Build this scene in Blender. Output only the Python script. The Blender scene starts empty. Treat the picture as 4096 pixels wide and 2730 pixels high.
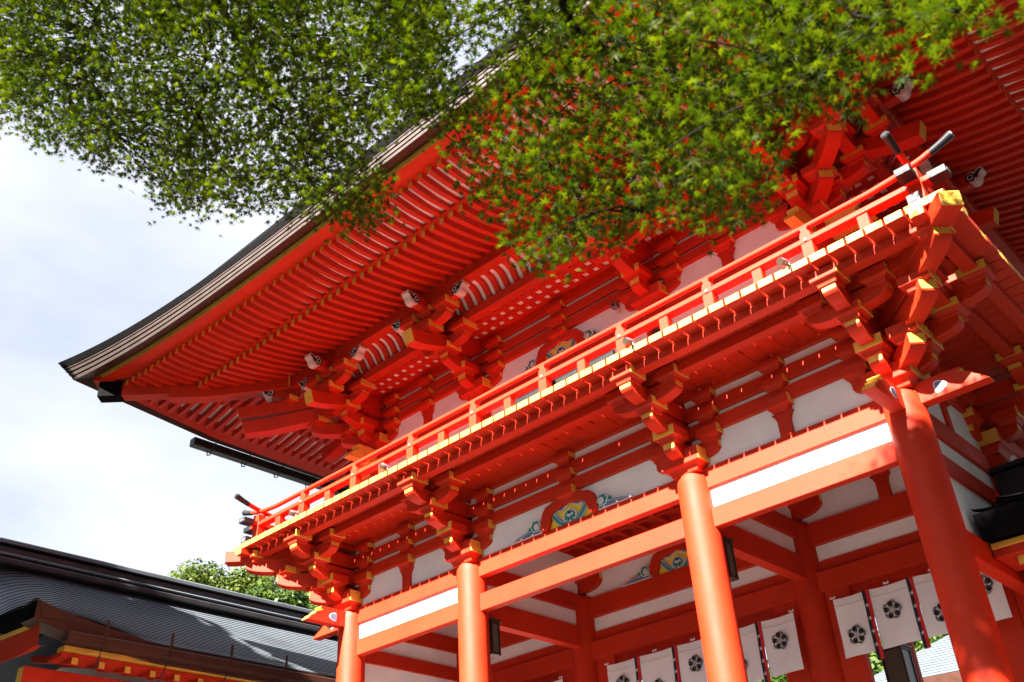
import bpy, bmesh, math, random
import numpy as np
from mathutils import Vector, Matrix
random.seed(7); rng = np.random.default_rng(11)
R = math.radians
S = bpy.context.scene
COL = S.collection

# ------------------------------------------------------------------ camera
CAM = Vector((7.2348, -9.1510, 1.60)); YAW, PITCH, ROLL, FPX = 0.72147, 0.56994, -0.06581, 3982.0
_f = Vector((-math.sin(YAW)*math.cos(PITCH), math.cos(YAW)*math.cos(PITCH), math.sin(PITCH)))
_r0 = Vector((math.cos(YAW), math.sin(YAW), 0)); _u0 = _r0.cross(_f)
_r = math.cos(ROLL)*_r0 + math.sin(ROLL)*_u0; _u = -math.sin(ROLL)*_r0 + math.cos(ROLL)*_u0
cam_d = bpy.data.cameras.new("camera"); cam = bpy.data.objects.new("camera", cam_d); COL.objects.link(cam)
m = Matrix(((_r.x, _u.x, -_f.x), (_r.y, _u.y, -_f.y), (_r.z, _u.z, -_f.z)))
cam.matrix_world = Matrix.Translation(CAM) @ m.to_4x4()
cam_d.sensor_width = 36.0; cam_d.lens = FPX*36.0/4096.0
cam_d.clip_start = 0.05; cam_d.clip_end = 2000
cam_d.dof.use_dof = True; cam_d.dof.focus_distance = 14.0; cam_d.dof.aperture_fstop = 2.8
S.camera = cam
def ray_pt(ox, oy, dist):      # a direction of sight given on a 2353 px wide view, at a real distance
    px, py = ox*1.7408, oy*1.7408
    d = _f + _r*((px-2048)/FPX) + _u*((1365-py)/FPX)
    return CAM + d.normalized()*dist
def project(P):                # arrays of points -> 2353 px wide view
    P = np.asarray(P, float) - np.array(CAM)
    z = P @ np.array(_f); z = np.where(np.abs(z) < 1e-6, 1e-6, z)
    x = (2048 + FPX*(P @ np.array(_r))/z)/1.7408; y = (1365 - FPX*(P @ np.array(_u))/z)/1.7408
    return x, y, z

# ------------------------------------------------------------------ light
SUN_TO = Vector((0.15, -1.0, 0.82)).normalized()
sun_d = bpy.data.lights.new("sun", 'SUN'); sun_d.energy = 5.0; sun_d.angle = R(0.5); sun_d.color = (1.0, 0.95, 0.84)
sun = bpy.data.objects.new("sun", sun_d); COL.objects.link(sun)
sun.rotation_euler = SUN_TO.to_track_quat('Z', 'Y').to_euler(); sun.location = (8, -20, 25)
W = bpy.data.worlds.new("World"); S.world = W; W.use_nodes = True
nt = W.node_tree; nt.nodes.clear()
sky = nt.nodes.new('ShaderNodeTexSky'); sky.sky_type = 'NISHITA'; sky.sun_disc = False
sky.sun_elevation = math.asin(SUN_TO.z); sky.sun_rotation = math.atan2(SUN_TO.x, SUN_TO.y)
sky.air_density = 1.0; sky.dust_density = 0.3; sky.ozone_density = 1.0
tc = nt.nodes.new('ShaderNodeTexCoord'); mp = nt.nodes.new('ShaderNodeMapping')
mp.inputs['Scale'].default_value = (1.0, 1.0, 2.2); mp.inputs['Location'].default_value = (0.35, 0.2, 0.1)
nz = nt.nodes.new('ShaderNodeTexNoise'); nz.inputs['Scale'].default_value = 2.1; nz.inputs['Detail'].default_value = 5; nz.inputs['Roughness'].default_value = 0.5
rp = nt.nodes.new('ShaderNodeValToRGB'); rp.color_ramp.elements[0].position = 0.36; rp.color_ramp.elements[1].position = 0.60
rp.color_ramp.elements[0].color = (1.22, 1.34, 1.68, 1); rp.color_ramp.elements[1].color = (2.05, 2.08, 2.19, 1)
mx = nt.nodes.new('ShaderNodeMix'); mx.data_type = 'RGBA'
mx.inputs['Factor'].default_value = 0.93
bg = nt.nodes.new('ShaderNodeBackground'); bg.inputs['Strength'].default_value = 0.059
ow = nt.nodes.new('ShaderNodeOutputWorld'); L = nt.links.new
L(tc.outputs['Generated'], mp.inputs['Vector']); L(mp.outputs[0], nz.inputs['Vector']); L(nz.outputs['Fac'], rp.inputs[0])
L(sky.outputs[0], mx.inputs['A']); L(rp.outputs[0], mx.inputs['B'])
L(mx.outputs['Result'], bg.inputs['Color']); L(bg.outputs[0], ow.inputs[0])
S.view_settings.view_transform = 'Standard'; S.view_settings.look = 'None'; S.view_settings.gamma = 1.0
S.view_settings.exposure = 3.22; S.view_settings.use_curve_mapping = False
S.render.engine = 'CYCLES'; S.cycles.max_bounces = 8; S.cycles.diffuse_bounces = 5; S.cycles.transmission_bounces = 4

# ------------------------------------------------------------------ materials
def mat(name, rgb, rough=0.5, var=0.08, scale=6.0, bump=0.0, bscale=40.0, metal=0.0, spec=0.5, stretch=(1, 1, 1), dirt=0.0, dirt_rgb=(0.2, 0.15, 0.1), per_object=0.0):
    M = bpy.data.materials.new(name); M.use_nodes = True; n = M.node_tree; b = n.nodes['Principled BSDF']; K = n.links.new
    b.inputs['Roughness'].default_value = rough; b.inputs['Metallic'].default_value = metal; b.inputs['Specular IOR Level'].default_value = spec
    t = n.nodes.new('ShaderNodeTexCoord'); mpn = n.nodes.new('ShaderNodeMapping'); mpn.inputs['Scale'].default_value = stretch
    K(t.outputs['Object'], mpn.inputs['Vector'])
    ns = n.nodes.new('ShaderNodeTexNoise'); ns.inputs['Scale'].default_value = scale; ns.inputs['Detail'].default_value = 6; ns.inputs['Roughness'].default_value = 0.6
    K(mpn.outputs[0], ns.inputs['Vector'])
    r = n.nodes.new('ShaderNodeValToRGB'); r.color_ramp.elements[0].position = 0.3; r.color_ramp.elements[1].position = 0.7
    lo = tuple(c*(1-var) for c in rgb); hi = tuple(min(1, c*(1+var)) for c in rgb)
    r.color_ramp.elements[0].color = (*lo, 1); r.color_ramp.elements[1].color = (*hi, 1)
    K(ns.outputs['Fac'], r.inputs[0]); out = r.outputs[0]
    if dirt > 0:
        n2 = n.nodes.new('ShaderNodeTexNoise'); n2.inputs['Scale'].default_value = scale*0.35; n2.inputs['Detail'].default_value = 8
        n2.inputs['Roughness'].default_value = 0.7; K(t.outputs['Object'], n2.inputs['Vector'])
        r2 = n.nodes.new('ShaderNodeValToRGB'); r2.color_ramp.elements[0].position = 0.55; r2.color_ramp.elements[1].position = 0.75
        r2.color_ramp.elements[0].color = (0, 0, 0, 1); r2.color_ramp.elements[1].color = (dirt, dirt, dirt, 1); K(n2.outputs['Fac'], r2.inputs[0])
        mm = n.nodes.new('ShaderNodeMix'); mm.data_type = 'RGBA'; K(r2.outputs[0], mm.inputs['Factor']); K(out, mm.inputs['A'])
        mm.inputs['B'].default_value = (*dirt_rgb, 1); out = mm.outputs['Result']
    if per_object:
        oi = n.nodes.new('ShaderNodeObjectInfo'); mr = n.nodes.new('ShaderNodeMapRange'); mr.inputs['To Min'].default_value = 1-per_object; mr.inputs['To Max'].default_value = 1+per_object
        K(oi.outputs['Random'], mr.inputs['Value']); hv = n.nodes.new('ShaderNodeHueSaturation'); K(mr.outputs[0], hv.inputs['Value']); K(out, hv.inputs['Color']); out = hv.outputs[0]
    rr_ = n.nodes.new('ShaderNodeMapRange'); rr_.inputs['To Min'].default_value = rough*.8; rr_.inputs['To Max'].default_value = min(1, rough*1.2)
    K(ns.outputs['Fac'], rr_.inputs['Value']); K(rr_.outputs[0], b.inputs['Roughness'])
    K(out, b.inputs['Base Color'])
    if bump > 0:
        n3 = n.nodes.new('ShaderNodeTexNoise'); n3.inputs['Scale'].default_value = bscale; n3.inputs['Detail'].default_value = 4
        K(mpn.outputs[0], n3.inputs['Vector'])
        bp = n.nodes.new('ShaderNodeBump'); bp.inputs['Strength'].default_value = bump; bp.inputs['Distance'].default_value = 0.01
        K(n3.outputs['Fac'], bp.inputs['Height']); K(bp.outputs[0], b.inputs['Normal'])
    return M
RED = mat('vermilion_paint', (0.49, 0.022, 0.0022), 0.62, 0.12, 2.2, 0.16, 22, spec=0.30, stretch=(1, 1, 1), dirt=0.22, dirt_rgb=(0.36, 0.02, 0.006), per_object=0.07)
YEL = mat('ochre_end_paint', (0.70, 0.37, 0.045), 0.55, 0.14, 9.0, 0.12, 30, dirt=.25, dirt_rgb=(.45, .20, .03), per_object=0.10)
WHT = mat('white_plaster', (0.80, 0.80, 0.82), 0.85, 0.06, 2.5, 0.10, 60, dirt=0.30, dirt_rgb=(0.64, 0.61, 0.58))
BLK = mat('black_metal', (0.014, 0.015, 0.019), 0.42, 0.2, 8, 0.05, 20, metal=0.1, spec=.35)
DRK = mat('dark_brown_wood', (0.035, 0.022, 0.016), 0.5, 0.25, 8)
BRN = mat('brown_copper', (0.055, 0.020, 0.013), 0.5, 0.18, 4, 0.05, 12, spec=.25)
LCP = mat('weathered_copper_layer', (0.066, 0.046, 0.042), 0.5, 0.14, 5, 0.05, 12, dirt=0.35, dirt_rgb=(0.16, 0.12, 0.10))
TOP = mat('dark_copper_edge', (0.005, 0.0045, 0.005), 0.8, 0.2, 6, 0.08, 14, spec=.03, dirt=0.3, dirt_rgb=(0.010, 0.009, 0.008))
COP = mat('roof_copper_sheet', (0.112, 0.128, 0.152), 0.42, 0.22, 1.6, 0.05, 8, metal=0.15, stretch=(1, 0.35, 1), dirt=0.3, dirt_rgb=(0.12, 0.12, 0.125))
RDG = mat('ridge_copper', (0.040, 0.036, 0.042), 0.42, 0.2, 3, 0.04, 10, metal=0.3)
SLV = mat('bright_metal', (0.16, 0.17, 0.18), 0.35, 0.05, 6, metal=0.2)
PNK = mat('bisque_white_carving', (0.62, 0.55, 0.53), 0.6, 0.05, 6)
TEAL = mat('teal_pigment', (0.02, 0.22, 0.17), 0.6, 0.06, 6)
INDI = mat('slate_blue_pigment', (0.14, 0.17, 0.30), 0.6, 0.06, 6)
PALE = mat('pale_blue_pigment', (0.62, 0.74, 0.80), 0.6, 0.04, 6)
BYEL = mat('bright_yellow_pigment', (0.78, 0.60, 0.015), 0.6, 0.05, 6)
CLOTH = mat('white_cotton', (0.78, 0.76, 0.80), 0.9, 0.03, 5, 0.15, 300)
NAVY = mat('navy_ribbon', (0.012, 0.008, 0.025), 0.8, 0.1, 6)
RIB = mat('red_ribbon', (0.55, 0.012, 0.015), 0.8, 0.08, 6)
INK = mat('black_dye', (0.012, 0.010, 0.012), 0.9, 0.05, 6)
PAPER = mat('lantern_glass', (0.10, 0.095, 0.08), 0.4, 0.04, 5)
GRND = mat('gravel', (0.085, 0.080, 0.072), 0.95, 0.2, 30, 0.3, 60)
STONE = mat('granite', (0.06, 0.058, 0.054), 0.85, 0.15, 20, 0.2, 50)
BARK = mat('bark', (0.012, 0.009, 0.007), 0.95, 0.3, 12, 0.4, 40, spec=.08)
FARR = mat('far_roof_sheet', (0.068, 0.086, 0.100), 0.5, 0.08, 1.2, stretch=(1, .3, 1))
def leafmat(name, c0, c1, trans=0.45, tcol=1.6, rough=0.5):
    M = bpy.data.materials.new(name); M.use_nodes = True; n = M.node_tree; K = n.links.new; b = n.nodes['Principled BSDF']
    g = n.nodes.new('ShaderNodeNewGeometry'); r = n.nodes.new('ShaderNodeValToRGB')
    r.color_ramp.elements[0].color = (*c0, 1); r.color_ramp.elements[1].color = (*c1, 1)
    K(g.outputs['Random Per Island'], r.inputs[0]); K(r.outputs[0], b.inputs['Base Color']); b.inputs['Roughness'].default_value = rough; b.inputs['Specular IOR Level'].default_value = 0.15
    tr = n.nodes.new('ShaderNodeBsdfTranslucent'); hs = n.nodes.new('ShaderNodeHueSaturation'); hs.inputs['Value'].default_value = tcol; hs.inputs['Hue'].default_value = 0.485
    K(r.outputs[0], hs.inputs['Color']); K(hs.outputs[0], tr.inputs['Color'])
    ms = n.nodes.new('ShaderNodeMixShader'); ms.inputs[0].default_value = trans
    K(b.outputs[0], ms.inputs[1]); K(tr.outputs[0], ms.inputs[2]); K(ms.outputs[0], n.nodes['Material Output'].inputs['Surface'])
    return M
MAPLE = leafmat('maple_leaf', (0.009, 0.024, 0.0003), (0.037, 0.056, 0.0005), 0.52, 2.1)
CONIF = leafmat('cedar_foliage', (0.016, 0.034, 0.002), (0.062, 0.085, 0.006), 0.25, 1.3)
BROAD = leafmat('broad_foliage', (0.008, 0.026, 0.003), (0.050, 0.080, 0.007), 0.3, 1.4)

# ------------------------------------------------------------------ mesh builder
class MB:
    def __init__(s): s.v = []; s.f = []; s.m = []; s.mats = []
    def mi(s, M):
        if M not in s.mats: s.mats.append(M)
        return s.mats.index(M)
    def add(s, vs, fs, M):
        o = len(s.v); s.v += [tuple(p) for p in vs]
        for i, f in enumerate(fs):
            s.f.append(tuple(o+k for k in f)); s.m.append(s.mi(M[i] if isinstance(M, list) else M))
    def box(s, F, u0, u1, v0, v1, z0, z1, M, e=None):
        e = e or {}
        c = [F(u, v, z) for u, v, z in ((u0, v0, z0), (u1, v0, z0), (u1, v1, z0), (u0, v1, z0), (u0, v0, z1), (u1, v0, z1), (u1, v1, z1), (u0, v1, z1))]
        fs = [(0, 3, 2, 1), (4, 5, 6, 7), (0, 1, 5, 4), (1, 2, 6, 5), (2, 3, 7, 6), (3, 0, 4, 7)]
        ks = ['z-', 'z+', 'v-', 'u+', 'v+', 'u-']
        s.add(c, fs, [e.get(k, M) for k in ks])
    def prism(s, loop, off, M, edge=None, cap=None, cap2=None):   # loop of 3D points swept by off
        n = len(loop); a = [Vector(p) for p in loop]; o = Vector(off); vs = a + [p+o for p in a]
        fs = [tuple(range(n))[::-1], tuple(range(n, 2*n))] + [(i, (i+1) % n, n+(i+1) % n, n+i) for i in range(n)]
        ms = [cap or M, cap2 or cap or M] + [(edge or {}).get(i, M) for i in range(n)]
        s.add(vs, fs, ms)
    def tube(s, pts, r, M, seg=12, capM=None):
        pts = [Vector(p) for p in pts]; rs = r if isinstance(r, (list, tuple)) else [r]*len(pts); rings = []; n = len(pts)
        for i, p in enumerate(pts):
            t = (pts[min(i+1, n-1)]-pts[max(i-1, 0)]).normalized(); a = Vector((0, 0, 1)) if abs(t.z) < .9 else Vector((1, 0, 0))
            x = t.cross(a).normalized(); y = t.cross(x)
            rings += [p + (x*math.cos(k*2*math.pi/seg)+y*math.sin(k*2*math.pi/seg))*rs[i] for k in range(seg)]
        fs = [(i*seg+k, i*seg+(k+1) % seg, (i+1)*seg+(k+1) % seg, (i+1)*seg+k) for i in range(n-1) for k in range(seg)]
        ms = [M]*len(fs) + [capM or M]*2
        fs += [tuple(range(seg))[::-1], tuple(range((n-1)*seg, n*seg))]
        s.add(rings, fs, ms)
    def grid(s, rows, Ms, closed=False):    # rows of points; Ms one material per row strip
        n = len(rows[0]); vs = [p for r_ in rows for p in r_]; fs = []; ms = []
        for i in range(len(rows)-1):
            for k in range(n-1):
                fs.append((i*n+k, i*n+k+1, (i+1)*n+k+1, (i+1)*n+k)); ms.append(Ms[i] if isinstance(Ms, list) else Ms)
        s.add(vs, fs, ms)
    def build(s, name, parent=None, bevel=0.0, smooth=False, recalc=True):
        me = bpy.data.meshes.new(name); me.from_pydata(s.v, [], s.f)
        for M in s.mats: me.materials.append(M)
        me.polygons.foreach_set('material_index', s.m)
        if recalc:
            b = bmesh.new(); b.from_mesh(me); bmesh.ops.recalc_face_normals(b, faces=b.faces); b.to_mesh(me); b.free()
        if smooth: me.shade_smooth() if smooth is True else me.set_sharp_from_angle(angle=R(smooth)) if hasattr(me, 'set_sharp_from_angle') else None
        o = bpy.data.objects.new(name, me); COL.objects.link(o)
        if parent: o.parent = parent
        if bevel > 0:
            mod = o.modifiers.new('bevel', 'BEVEL'); mod.width = bevel; mod.segments = 1; mod.limit_method = 'ANGLE'; mod.angle_limit = R(40); mod.use_clamp_overlap = True
        return o
def smooth(o, ang=35):
    for p in o.data.polygons: p.use_smooth = True
    o.data.set_sharp_from_angle(angle=R(ang)); return o
def empty(name): o = bpy.data.objects.new(name, None); COL.objects.link(o); return o
def tag(o, label, cat, group=None):
    o['label'] = label; o['category'] = cat
    if group: o['group'] = group
    return o
WORLD = lambda u, v, z: (u, v, z)
def frame(ox, oy, ux, uy, vx, vy): return lambda u, v, z: (ox+u*ux+v*vx, oy+u*uy+v*vy, z)
def bx(name, parent, F, u0, u1, v0, v1, z0, z1, M=None, e=None, bevel=0.006):
    b = MB(); b.box(F, u0, u1, v0, v1, z0, z1, M or RED, e); return b.build(name, parent, bevel)

# ------------------------------------------------------------------ ground
g = MB(); N = 400.0
g.add([(-N, -N, 0), (N, -N, 0), (N, N, 0), (-N, N, 0)], [(0, 1, 2, 3)], GRND); g = g.build('ground'); g['kind'] = 'structure'
b = MB(); b.box(WORLD, -12, 12, -1.2, 14, 0.0, 1.8, STONE)
for k in range(9): b.box(WORLD, -3.2, 3.2, -1.2-.32*(k+1), -1.2-.32*k, 0.0, 1.8-.19*(k+1), STONE)
b = b.build('stone_terrace', None, 0.02); b['kind'] = 'structure'

# ------------------------------------------------------------------ the shrine gate
GATE = tag(empty('shrine_gate'), 'vermilion two-storey shrine gate with white plaster panels, railed balcony and deep eaves', 'gate')
GATE.location = (0, 0, 0)
AX = 1.8; BX = 4.303; DY = 2.3; CR = 0.2016
FL = frame(0, 0, 1, 0, 0, -1)                  # front, lower storey
RL = frame(BX, 0, 0, 1, 1, 0)                  # right side
LL = frame(-BX, 0, 0, 1, -1, 0)
UX1 = 1.585; UX = 3.875; UY0 = 0.14; UD = 2.16
FU = frame(0, UY0, 1, 0, 0, -1); RU = frame(UX, UY0+UD, 0, 1, 1, 0); LU = frame(-UX, UY0+UD, 0, 1, -1, 0)

def column(x, y, z0, z1, r=CR):
    b = MB(); b.tube([(x, y, z0), (x, y, z1-.11), (x, y, z1-.05), (x, y, z1)], [r, r, r*.97, r*.86], RED, 36)
    return smooth(b.build('column', GATE), 50)
for x in (-BX, -AX, AX, BX):
    for y in (0, DY, 2*DY): column(x, y, 1.8, 6.29)
for x in (-UX, -UX1, UX1, UX): column(x, UY0, 7.383, 8.81, .17)
for x in (-UX, UX):
    for y in (UY0+UD, UY0+2*UD): column(x, y, 7.383, 8.81, .17)

# --- lower storey: beams and panels between the columns
bays = [(-BX, -AX), (-AX, AX), (AX, BX)]
def bay_beam(F, a, c, v, hv, z0, z1, M=None): return bx('beam', GATE, F, a, c, v-hv, v+hv, z0, z1, M)
for (a, c) in bays:
    bay_beam(FL, a+.1, c-.1, 0, .058, 6.084, 6.329); bay_beam(FL, a+.1, c-.1, 0, .058, 5.625, 5.853)
    bx('wall_panel', GATE, FL, a+.05, c-.05, -.02, .015, 6.3, 7.42, WHT, bevel=0)
for (a, c) in (bays[0], bays[2]): bx('wall_panel', GATE, FL, a+.1, c-.1, -.02, .02, 5.84, 6.10, WHT, bevel=0)
for F in (RL, LL):
    for (a, c) in ((0, DY), (DY, 2*DY)):
        bay_beam(F, a+.1, c-.1, 0, .058, 6.03, 6.27); bay_beam(F, a+.1, c-.1, 0, .058, 5.60, 5.80)
        bay_beam(F, a+.1, c-.1, 0, .075, 4.70, 4.97)
        bx('wall_panel', GATE, F, a+.05, c-.05, -.02, .015, 4.9, 7.42, WHT, bevel=0)
        bx('strut', GATE, F, (a+c)/2-.06, (a+c)/2+.06, -.03, .05, 6.26, 6.66)
# continuous wall beams (three levels) on each side
def wall_tiers(F, u0, u1, tiers, ext=.45):
    for z0, z1 in tiers: bx('wall_beam', GATE, F, u0-ext, u1+ext, -.07, .07, z0, z1)
wall_tiers(FL, -BX, BX, [(6.72, 6.885), (6.95, 7.12), (7.234, 7.295)])
for F in (RL, LL): wall_tiers(F, 0, 2*DY, [(6.722, 6.883), (6.952, 7.118), (7.236, 7.292)])

# --- bracket sets
def masu(b, F, u, v, z0, z1, grain, hw=.148):
    prof = [(0, .66), (.022, .68), (.045, .75), (.060, .86), (.066, 1.0)]
    h = z1-z0; vs = []; fs = []; ms = []
    for dz, k in prof+[(h, 1.0)]:
        w = hw*k; vs += [F(u-w, v-w, z0+dz), F(u+w, v-w, z0+dz), F(u+w, v+w, z0+dz), F(u-w, v+w, z0+dz)]
    n = len(prof)+1
    for i in range(n-1):
        for k in range(4):
            fs.append((i*4+k, i*4+(k+1) % 4, i*4+4+(k+1) % 4, i*4+4+k))
            y = i == n-2 and ((grain == 'u' and k in (1, 3)) or (grain == 'v' and k in (0, 2)))
            ms.append(YEL if y else RED)
    fs += [(3, 2, 1, 0), tuple(range(4*n-4, 4*n))]; ms += [RED, RED]
    b.add(vs, fs, ms)
def curve(d, zt, zf, L=.27, n=7):      # underside of an arm from the tip inwards
    return [(d-L*math.sin(t), zt-(zt-zf)*(1-math.cos(t))) for t in [i/n*math.pi/2 for i in range(n+1)]]
def curve2(d, zt, zf, L=.30, n=8):     # belly curve: steep at the tip, flat inwards
    return [(d-L*(1-math.cos(t)), zt-(zt-zf)*math.sin(t)) for t in [i/n*math.pi/2 for i in range(n+1)]]
def arm_v(b, F, u, vt, ztop, ztb, zf, w=.15, vin=-.2, L=.30):
    pr = [(vin, ztop), (vt, ztop)] + curve2(vt, ztb, zf, L) + [(vin, zf)]
    p0 = [F(u-w/2, v, z) for v, z in pr]; off = Vector(F(u+w/2, 0, 0))-Vector(F(u-w/2, 0, 0))
    b.prism(p0, off, RED, edge={1: YEL})
def arm_u(b, F, uc, v, ut, ztop, ztb, zf, w=.15, L=.30, sides=(1, 1)):
    r_ = [(ut, ztop)] + curve2(ut, ztb, zf, L) if sides[1] else [(.02, ztop), (.02, zf)]
    l_ = [(-a, z) for a, z in ([(ut, ztop)] + curve2(ut, ztb, zf, L))][::-1] if sides[0] else [(-.02, zf), (-.02, ztop)]
    pr = r_ + l_; e = {}
    if sides[1]: e[0] = YEL
    if sides[0]: e[len(pr)-2] = YEL
    p0 = [F(uc+a, v-w/2, z) for a, z in pr]; off = Vector(F(0, v+w/2, 0))-Vector(F(0, v-w/2, 0))
    b.prism(p0, off, RED, edge=e)
LOW = dict(daito=(6.285, 6.378, 6.546, .255), arms=[(.43, 6.635, 6.522, 6.43), (.78, 6.91, 6.802, 6.70), (1.13, 7.14, 7.052, 6.95)],
           masu=[(.35, 6.59, 6.775, 'v'), (.70, 6.85, 7.01, 'u'), (1.05, 7.102, 7.275, 'u')],
           xarms=[(0, 6.634, 6.525, 6.43), (.70, 7.139, 7.05, 6.95)],
           xm=[(0, 6.60, 6.775), (0, 6.865, 7.005), (0, 7.10, 7.228), (.70, 7.102, 7.272)])
UPP = dict(daito=(8.795, 8.878, 9.02, .24), arms=[(.43, 9.11, 9.0, 8.92), (.78, 9.335, 9.228, 9.13)],
           masu=[(.35, 9.075, 9.24, 'v'), (.70, 9.285, 9.432, 'u')],
           xarms=[(0, 9.109, 9.0, 8.92), (.70, 9.56, 9.48, 9.385), (1.05, 9.77, 9.70, 9.60)],
           xm=[(0, 9.07, 9.217), (0, 9.275, 9.412), (0, 9.51, 9.655), (.70, 9.50, 9.66), (1.05, 9.735, 9.90)])
def scroll_nose(parent, F, u, v, z0, du, dv, L=.34):
    """white carved nose: red root, white scrolled end, dark painted swirl on its sides; runs along (du,dv)"""
    h = .165; w = .12
    G = lambda a, s_, z: F(u+du*a+dv*s_, v+dv*a-du*s_, z0+z)
    b = MB()
    b.prism([G(-.25, -w/2, 0), G(L-.14, -w/2, 0), G(L-.14, -w/2, h), G(-.25, -w/2, h)], Vector(G(0, w/2, 0))-Vector(G(0, -w/2, 0)), RED)
    o = b.build('carved_nose', parent, .004)
    pr = [(L-.16, .005), (L-.10, -.012), (L-.05, .0), (L-.025, .035), (L-.015, .075), (L+.01, .105), (L+.035, .115), (L+.045, .15), (L+.025, .178), (L-.03, .172), (L-.07, .15), (L-.11, .175), (L-.16, .168)]
    w2 = w+.016; b = MB()
    b.prism([G(a, -w2/2, z) for a, z in pr], Vector(G(0, w2/2, 0))-Vector(G(0, -w2/2, 0)), PNK); b.build('white_tip', o, .004)
    for sgn in (-1, 1):
        b = MB()
        s0 = sgn*(w2/2+.001); s1 = sgn*(w2/2+.009)
        for (ca, cz, ro, M) in ((L-.135, .085, .062, INK), (L-.135, .085, .038, PALE), (L-.135, .085, .026, INK)):
            k = .002*(1 if M is PALE else 2 if ro < .03 else 0)
            lp = [G(ca+ro*(1+.13*math.cos(5*t))*math.cos(t), s0+sgn*k, cz+ro*(1+.13*math.cos(5*t))*math.sin(t)) for t in [i*2*math.pi/30 for i in range(30)]]
            b.prism(lp, Vector(G(0, s1+sgn*k, 0))-Vector(G(0, s0+sgn*k, 0)), M)
        lp = [G(a, s0, z) for a, z in ((L-.10, .06), (L-.05, .05), (L-.03, .09), (L, .125), (L+.03, .14), (L, .155), (L-.06, .12))]
        b.prism(lp, Vector(G(0, s1, 0))-Vector(G(0, s0, 0)), INK)
        b.build('painted_swirl', o)
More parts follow.
